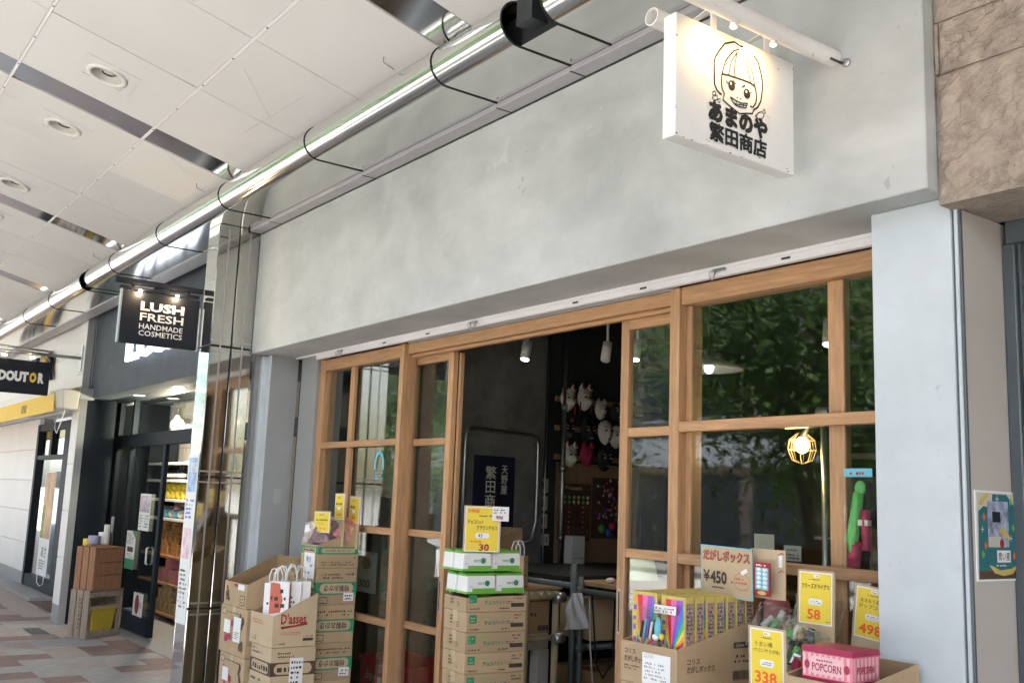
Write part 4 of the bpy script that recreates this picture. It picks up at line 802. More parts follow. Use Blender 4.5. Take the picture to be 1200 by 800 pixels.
# ================================================================== CARTONS AND SWEETS IN FRONT OF THE SHOP
def carton(label, x0, x1, y0, y1, z0, z1, paint=None, rz=0., group=None, m='kraft', name='carton'):
    w, d, h = x1-x0, y1-y0, z1-z0
    t = thing(name, label, 'carton', ((x0+x1)/2, (y0+y1)/2, z0+.0006), rz, group)
    box('board_body', m, t, -w/2, w/2, -d/2, d/2, 0, h-.001, .003)
    box('tape_strip', 'tape', t, -.024, .024, -d/2-.0006, d/2+.0006, h-.05, h-.0003)
    if paint: paint(front(-w/2, -d/2, 0, t), w, h, side(w/2, -d/2, 0, t), d)
    return t
def sticker(f, x0, y0, x1, y1, lines=3):
    s = f.quad(x0, y0, x1, y1, 'paper', 'shipping_label', .003); f.fine(x0+.01, y0+.006, x1-.006, y1-.008, lines, 'ink', 'label_print', .0036, .8, parent=s)
def band(f, w, h, m, txt, flip, up_):
    z0, z1 = (.60*h, .93*h) if up_ else (.28*h, .62*h)
    f.quad(0, z0, w, z1, m, 'colour_band'); f.rr(.022, z0+.008, w-.022, z1-.008, (z1-z0)/2-.009, 'kraft2', 'band_label')
    if txt: f.text(txt, .05, z0+.018, z1-z0-.036, 'ink', .02, w=w-.10, flip=flip)
    else: f.fine(.04, z0+.012, w-.03, z1-.01, 1, 'ink', 'band_print', .002, .95)
def okaki(up_=False, stick=False):
    def p(f, w, h, g, d):
        for q, ww, t in ((f, w, None), (g, d, '特製おかき')): band(q, ww, h, 'green', t, not up_, up_)
        g.fine(.03, .70*h if not up_ else .1*h, d-.02, .88*h if not up_ else .3*h, 2); g.text('♠', d-.03, .80*h if not up_ else .4*h, .012, 'ink')
        if not up_: g.rr(.02, .05*h, .075, .22*h, .004, 'ink', 'stamp_frame'); g.quad(.024, .07*h, .071, .2*h, 'kraft2', 'stamp_ground', .002); g.fine(.027, .08*h, .068, .19*h, 3, 'ink', 'stamp_print', .0028)
        if stick: sticker(g, d-.085, .10*h, d-.018, .33*h, 2)
        f.fine(.02, .70*h, w-.02, .9*h, 2)
    return p
OK_ = {0: 'lowest green banded carton of the tall stack by the left window', 1: 'fifth green banded carton down in the tall stack by the left window', 2: 'fourth green banded carton down with a white sticker in the tall stack', 3: 'third green banded carton down in the tall stack by the left window', 4: 'second green banded carton down with a white sticker in the tall stack'}
for k in range(5):
    carton(OK_[k], -5.72+random.uniform(-.004, .004), -5.5, 2.652+random.uniform(-.005, .005), 2.92, k*.2136, (k+1)*.2136, okaki(False, k in (2, 4)), random.uniform(-.015, .015), 'green banded cartons stacked by the left window')
def open_carton(label, x0, x1, y0, y1, z0, zf0, zf1, zb, paint=None, rz=0., group=None, m='kraft', zl=None):
    """display carton with a cut-down front: front wall top zf0, side walls rise to zb at the back"""
    w, d = x1-x0, y1-y0; t_ = .005
    t = thing('display_carton', label, 'carton', ((x0+x1)/2, (y0+y1)/2, z0+.0006), rz, group)
    a, b, c0 = zf0-z0, zf1-z0, zb-z0
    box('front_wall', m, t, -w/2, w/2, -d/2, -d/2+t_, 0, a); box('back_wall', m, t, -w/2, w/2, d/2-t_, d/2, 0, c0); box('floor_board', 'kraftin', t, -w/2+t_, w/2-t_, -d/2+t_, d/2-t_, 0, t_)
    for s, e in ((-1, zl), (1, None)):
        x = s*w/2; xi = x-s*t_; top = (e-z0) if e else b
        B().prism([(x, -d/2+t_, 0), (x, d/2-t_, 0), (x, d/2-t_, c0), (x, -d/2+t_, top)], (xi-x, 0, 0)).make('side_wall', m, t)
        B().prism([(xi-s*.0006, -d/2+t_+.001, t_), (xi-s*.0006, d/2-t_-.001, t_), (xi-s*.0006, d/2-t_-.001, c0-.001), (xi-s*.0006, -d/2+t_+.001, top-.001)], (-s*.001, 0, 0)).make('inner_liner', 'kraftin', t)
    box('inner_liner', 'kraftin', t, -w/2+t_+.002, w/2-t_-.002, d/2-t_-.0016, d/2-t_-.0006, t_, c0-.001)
    if paint: paint(front(-w/2, -d/2, 0, t), w, a, side(w/2, -d/2, 0, t), d)
    return t
open_carton('open green banded carton full of snack bags on top of the tall stack', -5.72, -5.5, 2.652, 2.92, 1.069, 1.20, 1.20, 1.30, okaki(True), .01)
def bag(label, x, y, z, w, h, tilt=(0, 0, 0), m='bag', grp=None, th=.035):
    t = thing('snack_bag', label, 'snack bag', (x, y, z), 0, grp); t.rotation_euler = tilt
    n = 9; vs = []; fs = []
    for s in (-1, 1):
        for j in range(n):
            for i in range(n):
                u, v = i/(n-1), j/(n-1); e = min(u, 1-u, v, 1-v)
                vs.append(((u-.5)*w*(1-.06*math.sin(v*math.pi)), s*th*(min(1, e*4)**.6)*(1+.25*math.sin(u*9+v*5)) if e > 0 else 0, v*h))
    for s in (0, 1):
        for j in range(n-1):
            for i in range(n-1): a = s*n*n+j*n+i; fs.append((a, a+1, a+n+1, a+n))
    B().add(vs, fs, True).make('pouch', m, t)
    f = front(-w/2, -th*1.02, 0, t); f.quad(w*.25, h*.4, w*.75, h*.7, 'paper' if m == 'bag' else 'gold', 'bag_label', .004); f.fine(w*.28, h*.44, w*.72, h*.66, 2, 'red')
    return t
bags = [(-5.66, 2.69, 1.20, 0.16, .17, (-.5, -.3, .5), 'grey foil snack bag leaning at the front left of the open top carton'), (-5.58, 2.70, 1.19, 0.17, .18, (-.45, .2, .7), 'dark striped snack bag drooping over the side of the open top carton'),
        (-5.54, 2.80, 1.21, 0.15, .17, (-.3, .5, 1.2), 'pink edged snack bag at the back of the open top carton'), (-5.64, 2.82, 1.20, 0.16, .17, (-.2, -.2, .9), 'snack bag lying behind the others in the open top carton')]
for k, (x, y, z, w, h, r, lb) in enumerate(bags): bag(lb, x, y, z, w, h, r, ('bag', mat('plum_foil', (.22, .14, .15), .3, var=.6, vs=22), mat('pink_foil', (.6, .22, .25), .3, var=.5, vs=20), 'bag')[k], 'snack bags in the top carton')
def price_card(label, fx, w, h, paint, backing=True, rz=0., tilt=0., stick=0., kraft=None, lean=0.):
    """yellow price card on a strip of carton; fx = lower left corner of the card facing the street"""
    t = thing('price_card', label, 'price card', fx, rz, 'yellow price cards'); t.rotation_euler = (lean, tilt, rz)
    if backing: box('card_backing', kraft or 'kraft2', t, -.008, w+.008, .0, .004, -stick, h+.006)
    box('card', 'paper', t, 0, w, -.0015, -.0001, 0, h)
    f = front(0, -.0015, 0, t); f.quad(.004, .004, w-.004, h-.004, 'yellow', 'yellow_sheet', .0006); paint(f, w, h); return t
def std(f, w, h, title, price, two=None, small=True):
    f.rr(w*.42, h*.90, w*.62, h*.955, h*.02, 'paper', 'logo_bubble', .0012); f.fine(w*.45, h*.91, w*.59, h*.945, 1, 'ink', 'logo_print', .0018)
    f.fine(w*.3, h*.84, w*.7, h*.88, 1, 'ink', 'fine_print', .0012)
    if two: f.text(title, w*.14, h*.70, h*.09, 'ink', .0, w=w*.55, lift=.0012); f.text(two, w*.10, h*.59, h*.085, 'ink', .0, w=w*.80, lift=.0012)
    elif title: f.text(title, w*.08, h*.68, h*.095, 'ink', .03, w=w*.84, lift=.0012)
    f.rr(w*.30, h*.37, w*.72, h*.49, h*.05, 'paper', 'note_bubble', .0012); f.fine(w*.36, h*.395, w*.68, h*.465, 2, 'ink', 'note_print', .0018)
    f.text(price, w*.14 if len(price) > 2 else w*.26, h*.09, h*.20, 'orange', .03, w=w*(.66 if len(price) > 2 else .40), lift=.0012)
    f.fine(w*.78, h*.06, w*.94, h*.10, 1, 'ink', 'fine_print', .0012)
def scrawl(f, w, h): f.fine(w*.35, h*.82, w*.6, h*.92, 1, 'ink', 'fine_print', .0012); f.fine(w*.12, h*.55, w*.9, h*.72, 1, 'ink', 'title_scrawl', .0012, .95); f.fine(w*.2, h*.4, w*.8, h*.5, 1, 'orange', 'note_scrawl', .0012); f.fine(w*.3, h*.12, w*.8, h*.32, 1, 'orange', 'price_scrawl', .0012, .95)
def scrawl2(f, w, h): scrawl(f, w, h); f.rr(w*.3, h*.38, w*.65, h*.5, h*.04, 'paper', 'note_bubble', .0018)
price_card('broad yellow price card at the left of the tall carton stack', (-5.665, 2.70, 1.27), .20, .12, scrawl, tilt=-.02)
price_card('narrow yellow price card standing tallest in the middle of the tall carton stack', (-5.60, 2.80, 1.35), .115, .15, scrawl2, stick=.16, tilt=-.02)
price_card('narrow yellow price card at the right back of the tall carton stack', (-5.60, 2.895, 1.335), .125, .155, scrawl2, stick=.15, tilt=.05)
wc = thing('price_card', 'white card with blue writing hung on the front of the tall stack', 'price card', (-5.655, 2.644, 1.005), 0); box('card_backing', 'kraft2', wc, -.006, .146, 0, .004, -.02, .155); box('card', 'paper', wc, 0, .14, -.0015, -.0001, 0, .148)
f = front(0, -.0015, 0, wc); f.text('焼き', .03, .095, .035, 'blue', .0); f.fine(.03, .065, .12, .09, 1, 'blue'); f.fine(.03, .02, .12, .05, 1, 'blue', 'price_scrawl', fill=.98)
# D'asses display carton and the brown banded cartons below it
def brownb(stick):
    def p(f, w, h, g, d):
        band(f, w, h, 'brown', None, False, False); band(g, d, h, 'brown', None, False, False); g.fine(.03, .72*h, d*.6, .9*h, 2); f.fine(.03, .75*h, w*.5, .92*h, 2); f.fine(.03, .05*h, w*.6, .2*h, 1)
        if stick: sticker(g, d*.42, .02*h, d*.72, .72*h, 5)
    return p
for k in range(3): carton(('bottom', 'middle', 'top')[k]+' brown banded carton under the carton with red lettering', -5.71+.004*k, -5.405, 2.37, 2.64, k*.2145, (k+1)*.2145, brownb(k == 2), random.uniform(-.02, .02), 'brown banded cartons', 'kraft2')
def dasses(f, w, h, g, d):
    g.text("D'asses", .045, .125, .058, 'red', .02, w=.155); g.polys([[(.05, .098), (.21, .118), (.205, .132), (.13, .118), (.046, .112)]], 'red', 'red_swoosh', .002); g.fine(.05, .065, .2, .085, 2, 'coral'); g.rr(.185, .03, .25, .045, .005, 'ink', 'stamp_frame'); g.fine(.19, .05, .25, .062, 1); g.fine(.02, .012, .09, .028, 1)
    f.fine(.03, .11, .2, .14, 2, 'coral', 'fine_print'); f.fine(.03, .02, .1, .05, 2)
open_carton('open carton with red script lettering holding white gift bags', -5.71, -5.40, 2.36, 2.625, .645, .815, .815, .935, dasses, .015, None, 'kraft2')
def gift_bag(label, x, y, z, rz, orange=False, hh=.20):
    t = thing('paper_bag', label, 'paper bag', (x, y, z), rz, 'paper gift bags in the display carton'); w, d = .115, .055
    box('bag_body', 'paper', t, -w/2, w/2, -d/2, d/2, 0, hh, .003)
    f = front(-w/2, -d/2, 0, t); g_ = side(w/2, -d/2, 0, t)
    for q, ww in ((f, w), (g_, d)):
        if orange:
            q.polys([[(ww*.05, .02), (ww*.6, .03), (ww*.7, .1), (ww*.5, .19), (ww*.05, .195)]], 'coral', 'orange_print'); q.fine(ww*.1, .05, ww*.9, .17, 3, 'ink', 'motif_print', .002, .5)
        else: q.fine(ww*.2, .05, ww*.8, .15, 4, 'brown', 'motif_print', .0014, .12)
    for s in (-1, 1):
        P = [(s*-.03, s*d*.4, hh), (s*-.028, s*d*.45, hh+.05), (s*-.01, s*d*.5, hh+.085), (s*.012, s*d*.5, hh+.08), (s*.028, s*d*.45, hh+.045), (s*.03, s*d*.4, hh)]
        B().tube(P, .0035, 6).make('cord_handle', 'paper', t)
    return t
for k, (x, y, rz, o_) in enumerate(((-5.47, 2.425, .9, True), (-5.475, 2.49, 1.2, False), (-5.475, 2.545, 1.35, False), (-5.58, 2.44, .6, False), (-5.59, 2.54, 1.1, False))):
    gift_bag(('white paper gift bag with orange print at the front of the carton', 'plain white paper gift bag second from the front', 'white paper gift bag third from the front of the carton', 'white gift bag at the back left of the carton', 'white gift bag in the far corner of the carton')[k], x, y, .80-.02*k % .02, rz, o_)
wp = thing('snack_packet', 'clear packet tucked behind the gift bags', 'packet', (-5.52, 2.50, .96), .4); B().ell((0, 0, .06), (.06, .02, .07)).make('pouch', 'film', wp); B().ell((0, 0, .05), (.045, .012, .05)).make('contents', 'gift2', wp)
# left stack behind them
def straw(st):
    def p(f, w, h, g, d):
        rr_ = random.Random(3+st)
        for k in range(7): x = w*(.2+.3*rr_.random()); z = h*(.25+.5*rr_.random()); f.disc(x, z, .018, .022, 'crimson', 'berry_print', .0016+.0002*k)
        for k in range(9): x = w*(.72+.2*rr_.random()); z = h*(.12+.75*rr_.random()); f.disc(x, z, .016, .022, 'brown', 'motif_print', .0016+.0002*k, 7)
        f.rr(.03, .80*h, .085, .93*h, .003, 'ink', 'stamp_frame'); f.quad(.034, .815*h, .081, .915*h, 'kraft2', 'stamp_ground', .002); f.fine(.1, .84*h, w-.03, .9*h, 1)
        f.quad(.07, .42*h, .17, .70*h, 'paper', 'shipping_label', .0036)
        if st: s_ = f.quad(.22, .28*h, .33, .80*h, 'paper', 'shipping_label', .0036); f.fine(.235, .34*h, .315, .5*h, 4, 'ink', 'label_print', .0045, parent=s_)
    return p
carton('bottom strawberry printed carton beside the mirror post', -6.22, -5.815, 2.385, 2.72, 0, .245, straw(0), .01, 'strawberry printed cartons')
carton('middle strawberry printed carton with one white label beside the mirror post', -6.22, -5.815, 2.385, 2.72, .246, .523, straw(0), -.015, 'strawberry printed cartons')
carton('upper strawberry printed carton with two white labels beside the mirror post', -6.235, -5.83, 2.38, 2.72, .524, .803, straw(1), .012, 'strawberry printed cartons')
def plainp(f, w, h, g, d):
    rr_ = random.Random(9)
    for k in range(9): f.disc(w*(.12+.14*rr_.random()), h*(.2+.6*rr_.random()), .012, .014, 'brown', 'motif_print', .0016+.0002*k, 7)
    f.quad(w*.62, h*.72, w*.9, h*.96, 'paper', 'shipping_label', .003); f.rr(w*.72, h*.1, w*.93, h*.5, .004, 'ink', 'stamp_frame'); f.quad(w*.735, h*.13, w*.915, h*.47, 'kraft', 'stamp_ground', .0022); f.fine(w*.75, h*.16, w*.9, h*.44, 2, lift=.003); f.quad(w*.45, h*.82, w*.6, h*.95, 'red', 'red_patch', .0022)
open_carton('empty cut open carton with a tall brown back on top of the strawberry stack', -6.225, -5.86, 2.385, 2.72, .804, .945, .945, 1.10, plainp, 0, None, 'kraft', zl=.945)

# chocolate cartons in the doorway
def choco(f, w, h, g, d):
    g.text('チョコバット', d*.30, h*.36, h*.22, 'green', .03, w=d*.34); g.fine(d*.66, h*.38, d*.80, h*.56, 2, 'ink'); q = g.rr(d*.05, h*.45, d*.17, h*.86, .004, 'green', 'logo_square'); g.fine(d*.07, h*.5, d*.15, h*.8, 2, 'kraft2', 'logo_print', .0024, parent=q)
    g.fine(d*.22, h*.7, d*.42, h*.88, 2, 'lgreen'); g.fine(d*.06, h*.1, d*.24, h*.24, 1, 'ink', fill=.95); g.fine(d*.55, h*.1, d*.72, h*.24, 1, 'ink', fill=.95); g.rr(d*.74, h*.22, d*.96, h*.42, .002, 'ink', 'stamp_frame'); g.fine(d*.78, h*.6, d*.95, h*.9, 2)
    f.fine(w*.3, h*.3, w*.45, h*.8, 3, 'ink', fill=.95); f.fine(w*.6, h*.2, w*.75, h*.5, 3)
CH = ['lowest carton', 'ninth carton from the top', 'eighth carton from the top', 'seventh carton from the top', 'sixth carton from the top', 'fifth carton from the top', 'fourth carton from the top', 'third carton from the top', 'second carton from the top', 'uppermost closed carton']
for k in range(10):
    carton(CH[k]+' in the chocolate snack stack in the shop doorway', -4.32+random.uniform(-.004, .004), -4.09, 2.79+random.uniform(-.004, .004), 3.13, k*.0963, (k+1)*.0963, choco, -.10+random.uniform(-.012, .012), 'chocolate snack cartons in the doorway')
open_carton('open chocolate snack carton under the green and white packs', -4.32, -4.09, 2.79, 3.13, .964, 1.03, 1.03, 1.04, lambda f, w, h, g, d: choco(f, w, h*1.4, g, d), -.10)
def pack(label, x, y, z, h=.10):
    t = thing('snack_pack', label, 'snack pack', (x, y, z), -.10+random.uniform(-.03, .03), 'green and white snack packs'); w, d = .105, .165
    B().hexa([(-w/2, -d/2, 0), (w/2, -d/2, 0), (w/2, d/2, 0), (-w/2, d/2, 0)], [(-w/2+.004, -d/2+.003, h*.86), (w/2-.004, -d/2+.003, h*.86), (w/2-.004, d/2-.003, h*.86), (-w/2+.004, d/2-.003, h*.86)]).make('wrapped_packs', 'paper', t, .008, 2)
    B().hexa([(-w/2+.004, -d/2+.004, h*.80), (w/2-.004, -d/2+.004, h*.80), (w/2-.004, d/2-.004, h*.80), (-w/2+.004, d/2-.004, h*.80)], [(-w*.3, -d/2-.002, h), (w*.3, -d/2-.002, h*.96), (w*.3, d/2+.002, h), (-w*.3, d/2+.002, h*.96)]).make('wrapper_crimp', 'lgreen', t, .004)
    box('green_foot', 'lgreen', t, -w/2-.0015, w/2+.0015, -d/2-.0015, d/2+.0015, -.0005, h*.1)
    g_ = side(w/2, -d/2, 0, t); g_.quad(.03, h*.10, d-.008, h*.26, 'lgreen', 'green_strip', .002); g_.disc(d*.68, h*.5, .014, .014, 'green', 'logo_dot', .003); g_.text('かわり', d*.36, h*.43, h*.13, 'green', .03, w=d*.22, lift=.003); g_.fine(.01, h*.3, .035, h*.4, 2, 'cyan', lift=.003)
    return t
LV = (('lower', 1.05), ('upper', 1.157))
for nm, z in LV:
    for xi, xn in ((0, 'front'), (1, 'back')):
        for yi, yn in ((0, 'left'), (1, 'right')):
            pack(f'green and white snack pack, {yn} one of the {nm} row, {xn} on the chocolate stack', -4.148-xi*.11-(.01 if z > 1.1 else 0), 2.862+yi*.175+xi*.01-(.02 if z > 1.1 else 0), z)
pc = price_card('yellow handwritten price card reading 30 on the chocolate snack packs', (-4.13, 2.77, 1.25), .17, .215, lambda f, w, h: (f.text('大特価', .01, h*.87, .018, 'orange', .03), f.fine(w*.4, h*.78, w*.85, h*.84, 1), f.text('チョコバット', w*.07, h*.62, .02, 'ink', .01, w=w*.45), f.text('クラウンチョコ', w*.33, h*.49, .021, 'ink', .01, w=w*.60), f.rr(w*.3, h*.3, w*.72, h*.42, .011, 'paper', 'note_bubble', .0014), f.text('43', w*.38, h*.32, .017, 'ink', .01, lift=.002), f.fine(w*.1, h*.2, w*.6, h*.26, 1, 'orange'), f.text('30', w*.42, h*.02, .034, 'red', .03, w=w*.3)), rz=math.radians(68))
bb = thing('price_bubble', 'small white rounded card with red price beside the yellow 30 card', 'price card', (-4.07, 2.885, 1.40), math.radians(68)); box('card', 'paper', bb, 0, .085, -.003, -.001, 0, .07, .001); f = front(0, -.003, 0, bb); f.fine(.008, .035, .075, .062, 2); f.text('900', .02, .008, .018, 'red', .02)

# candy carton at the right with boxes of sweets
def dag(f, w, h, g, d):
    f.text('コリス', .02, h*.70, .016, 'brown', .01); f.text('だがしボックス', .02, h*.50, .020, 'brown', .02, w=.115); f.fine(.02, h*.3, .1, h*.44, 2, 'brown'); s_ = f.quad(.11, .006, .245, h*.80, 'paper', 'shipping_label', .003); f.text('22101', .118, h*.68, .014, 'steel', 0, lift=.004, parent=s_); f.fine(.12, .02, .235, h*.6, 5, 'greytrim', 'label_print', .004, .6, parent=s_)
    g.text('コリス', .045, h*.62, .018, 'brown', .01); g.text('だがしボックス', .045, h*.42, .022, 'brown', .02, w=.135); g.barcode(.27, .02, .36, .05); g.fine(.28, h*.55, .37, h*.8, 2)
    g.rr(.275, h*.93, .385, h*1.08, .003, 'ink', 'code_patch'); g.text('08844', .285, h*.95, .013, 'kraft2', .01, lift=.0028)
cA = open_carton('open candy carton full of rainbow boxes at the foot of the right window', -2.705, -2.432, 2.50, 2.90, .897, 1.032, 1.032, 1.115, dag)
def dag2(f, w, h, g, d): f.text('コリス', .02, h*.78, .018, 'brown', .01); f.fine(.02, h*.5, .15, h*.7, 2, 'brown'); g.text('だがしボックス', .045, h*.6, .024, 'brown', .02, w=.15)
for k in range(4): carton(('lowest', 'second', 'third', 'topmost closed')[k]+' closed candy carton under the open rainbow candy carton', -2.705, -2.43+random.uniform(-.004, .004), 2.50, 2.90, .224*k, .224*(k+1), dag2, random.uniform(-.01, .01), 'closed candy cartons')
rb = [mat('rainbow_'+n, c_, .4, var=.05) for n, c_ in (('red', (.65, .03, .05)), ('orange', (.8, .3, .03)), ('yellow', (.8, .62, .08)), ('green', (.08, .45, .15)), ('blue', (.04, .22, .6)), ('violet', (.3, .08, .45)), ('pink', (.75, .15, .4)))]
def candy_box(label, x0, x1, y, z0, h, th=.042):
    t = thing('candy_box', label, 'candy box', (x0, y, z0), random.uniform(-.03, .03), 'rainbow candy boxes'); w = x1-x0
    box('box_body', 'gold', t, 0, w, 0, th, 0, h, .0015)
    f = front(0, 0, 0, t); cx, cy = w*.45, h*.35
    for k in range(28):
        a, b = [math.radians(-30+k*8.6+q) for q in (0, 8.6)]
        def hit(an):
            c_, s_ = math.cos(an), math.sin(an); r = 9
            if c_ > 1e-6: r = min(r, (w*.96-cx)/c_)
            if c_ < -1e-6: r = min(r, (w*.04-cx)/c_)
            if s_ > 1e-6: r = min(r, (h*.96-cy)/s_)
            if s_ < -1e-6: r = min(r, (h*.04-cy)/s_)
            return (cx+c_*r, cy+s_*r)
        f.poly([(cx, cy), hit(a), hit(b)], rb[k % 7], 'rainbow_ray', .001)
    f.quad(w*.06, h*.2, w*.24, h*.9, 'gold', 'title_column', .0015); f.fine(w*.08, h*.3, w*.22, h*.88, 5, 'purple', 'title_marks', .002, .95)
    g_ = side(w, 0, 0, t); g_.quad(.005, h*.3, th-.005, h*.93, mat('spine_print', (.36, .26, .24), .5, var=.8, vs=70), 'spine_print', .001); g_.fine(.008, h*.35, th-.008, h*.9, 12, 'brown', 'spine_marks', .0016, .8); g_.quad(.008, h*.06, th-.01, h*.24, 'ink', 'spine_patch', .001); g_.fine(.011, h*.08, th-.013, h*.22, 2, 'paper', 'patch_marks', .0016)
    return t
for k in range(7):
    y = 2.535+k*.051; n_ = ('front', 'second', 'third', 'fourth', 'fifth', 'sixth', 'rearmost')[k]
    candy_box(f'{n_} rainbow candy box in the left column of the open carton', -2.690, -2.567, y, .905, .298)
    candy_box(f'{n_} rainbow candy box in the right column of the open carton', -2.556, -2.440, y+.01, .905, .295)
tp = thing('toy_packet', 'clear packet of blue and white toys in front of the rainbow boxes', 'packet', (-2.635, 2.517, 1.035)); tp.rotation_euler = (-.06, 0, .03); tp.scale = (.8, .8, .8)
box('header_card', 'paper', tp, .085, .21, -.004, 0, .13, .165); f = front(.085, -.004, .13, tp); f.fine(.005, .004, .12, .03, 2, 'red'); box('packet_film', 'film', tp, .0, .17, -.018, -.002, 0, .15, .006)
for k in range(6): B().tube([(.02+k*.018, -.010, .02), (.03+k*.018, -.010, .09+.01*(k % 3))], .006, 6).make('toy_piece', ('navy', 'cyan', 'purple', 'paper', 'navy', 'cyan')[k], tp)
B().ell((.12, -.012, .07), (.02, .008, .045)).make('toy_piece', 'cyan', tp); B().ell((.145, -.012, .035), (.014, .008, .014)).make('toy_piece', 'yellow', tp); B().ell((.11, -.012, .03), (.02, .008, .014)).make('toy_piece', 'paper', tp)
# kraft price sign 450 with board and pill pack
c45 = thing('price_sign', 'kraft price sign with blue border reading 450 yen', 'price sign', (-2.603, 2.80, 1.193)); c45.rotation_euler = (.05, .02, 0)
box('sign_card', 'kraft2', c45, 0, .241, -.003, 0, 0, .178); f = front(0, -.003, 0, c45)
f.polys([[(0, 0), (.241, 0), (.241, .004), (0, .004)], [(0, .174), (.241, .174), (.241, .178), (0, .178)], [(0, .004), (.004, .004), (.004, .174), (0, .174)], [(.237, .004), (.241, .004), (.241, .174), (.237, .174)]], 'cyan', 'blue_border')
f.text('だがしボックス', .014, .126, .036, 'ink', .06, w=.214, lift=.0014); f.text('だがしボックス', .016, .128, .032, 'coral', .035, w=.210, lift=.0024)
f.text('¥', .012, .05, .040, 'ink', .02); f.text('450', .046, .044, .046, 'ink', .035, w=.078); f.fine(.055, .028, .12, .038, 1); f.fine(.13, .05, .15, .062, 1)
for k in range(9):
    a = k*.698; f.line([(.193+.033*math.cos(a+t_*.14)*(1+.12*math.sin(math.pi*t_/5)), .062+.028*math.sin(a+t_*.14)*(1+.12*math.sin(math.pi*t_/5))) for t_ in range(6)], .0016, 'coral', 'cloud_outline')
f.fine(.165, .052, .222, .078, 2, 'coral'); f.poly([(.188, .095), (.215, .110), (.222, .098), (.196, .084)], 'paper', 'paper_tab', .003)
kb = thing('kraft_board', 'plain kraft board with red corner lines behind the price sign', 'board', (-2.40, 2.83, 1.20)); box('board', 'kraft2', kb, 0, .150, 0, .004, 0, .168); f = front(0, 0, 0, kb); f.line([(.12, .15), (.135, .158), (.145, .155)], .003, 'red'); f.line([(.12, .09), (.135, .1), (.145, .095)], .003, 'red'); s_ = f.quad(.122, .11, .138, .15, 'paper', 'paper_tab')
pk = thing('pill_pack', 'red and blue blister pack of round white sweets beside the price sign', 'sweet pack', (-2.352, 2.795, 1.213)); pk.rotation_euler = (.04, .03, 0); box('pack_card', 'red', pk, 0, .068, -.004, 0, 0, .113); f = front(0, -.004, 0, pk); f.quad(.006, .02, .062, .095, 'cyan', 'blue_field')
for i in range(2):
    for j in range(5): B().ell((.021+i*.026, -.006, .03+j*.0145), (.010, .005, .0065), 8, 6).make('sweet', 'paper', pk)
f.disc(.034, .010, .02, .007, 'gold', 'face_print'); f.fine(.01, .098, .058, .11, 1, 'paper')
# clear bags and the carton with the 338 card
open_carton('open carton of snack sticks with the 338 price card', -2.09, -1.945, 2.475, 2.88, .70, .99, .99, 1.02, None)
for k in range(3): carton(('lowest', 'middle', 'upper')[k]+' plain carton under the snack stick carton', -2.09, -1.945, 2.475, 2.88, .233*k, .233*(k+1), dag2, 0, 'plain cartons under the snack sticks')
carton('tall plain carton under the clear snack bags', -2.27, -2.095, 2.74, 2.92, 0, .985, None, 0)
def crumple(label, x, y, z, w, h, rot, seed):
    from mathutils import noise as N
    t = thing('clear_bag', label, 'snack bag', (x, y, z), 0, 'clear bags of snacks'); t.rotation_euler = rot; n = 15; vs = []; fs = []
    for s in (-1, 1):
        for j in range(n):
            for i in range(n):
                u, v = i/(n-1), j/(n-1); e = min(u, 1-u, v, 1-v); q = Vector((u*5, v*5, seed+s))
                th = .04*(min(1, e*3.5)**.7)+(.016*abs(N.noise(q*1.7))+.010*N.noise(q*3.3))*(1 if e > 0 else .3)
                vs.append(((u-.5)*w+.008*N.noise(q*2+Vector((3, 0, 0))), s*th, v*h+.008*N.noise(q*2)))
    for s in (0, 1):
        for j in range(n-1):
            for i in range(n-1): a = s*n*n+j*n+i; fs.append((a, a+1, a+n+1, a+n))
    B().add(vs, fs, False).make('clear_film', 'film', t)
    rr_ = random.Random(seed)
    for k in range(9):
        p = Vector((rr_.uniform(-.35, .35)*w, rr_.uniform(-.012, .012), rr_.uniform(.12, .75)*h)); q = p+Vector((rr_.uniform(-.03, .03), 0, rr_.uniform(.02, .05))); B().tube([p, q], .012, 6).make('snack_piece', ('gift2', 'gplastic', 'mask', 'slate')[k % 4], t)
    f = front(-w/2, -.046, 0, t); f.quad(w*.55, h*.12, w*.78, h*.34, 'paper', 'bag_tag', .004); f.fine(w*.57, h*.14, w*.76, h*.32, 2, 'blue', lift=.005)
for k, (x, y, z, w, h, r, lb) in enumerate(((-2.30, 2.80, 1.02, .17, .17, (-.35, .2, .3), 'crinkled clear snack bag nearest the rainbow boxes'), (-2.21, 2.74, .99, .17, .18, (-.45, -.15, .1), 'crinkled clear snack bag in the middle of the pile'), (-2.17, 2.87, 1.07, .2, .16, (-.15, .1, -.1), 'crinkled clear snack bag below the red and blue pack'), (-2.13, 2.70, 1.0, .15, .15, (-.4, .3, .2), 'crinkled clear snack bag right behind the 338 card'))): crumple(lb, x, y, z, w, h, r, k+1.3)
for k in range(6):
    t = thing('snack_stick', ('green', 'blue', 'purple', 'red', 'teal', 'orange')[k]+' wrapped snack stick upright behind the 338 card', 'snack stick', (-2.02+.012*k, 2.55+.03*(k % 3), .93)); t.rotation_euler = (.1*k-.2, .15, k)
    B().tube([(0, 0, 0), (0, 0, .02), (0, 0, .12), (0, 0, .14)], [.003, .016, .016, .004], 8).make('wrapper', ('lgreen', 'blue', 'purple', 'crimson', 'cyan', 'orange')[k], t)
price_card('yellow price card reading 338 at the front of the snack stick carton', (-2.088, 2.463, .978), .124, .172, lambda f, w, h: std(f, w, h, 'うまい棒', '338', '(やさいサラダ味)'), stick=.1, lean=.02)
price_card('yellow price card reading 58 beside the window mullion', (-2.163, 2.79, 1.143), .128, .165, lambda f, w, h: std(f, w, h, 'フリーズドライグミ', '58'), stick=.19, kraft='kraft', lean=-.03)
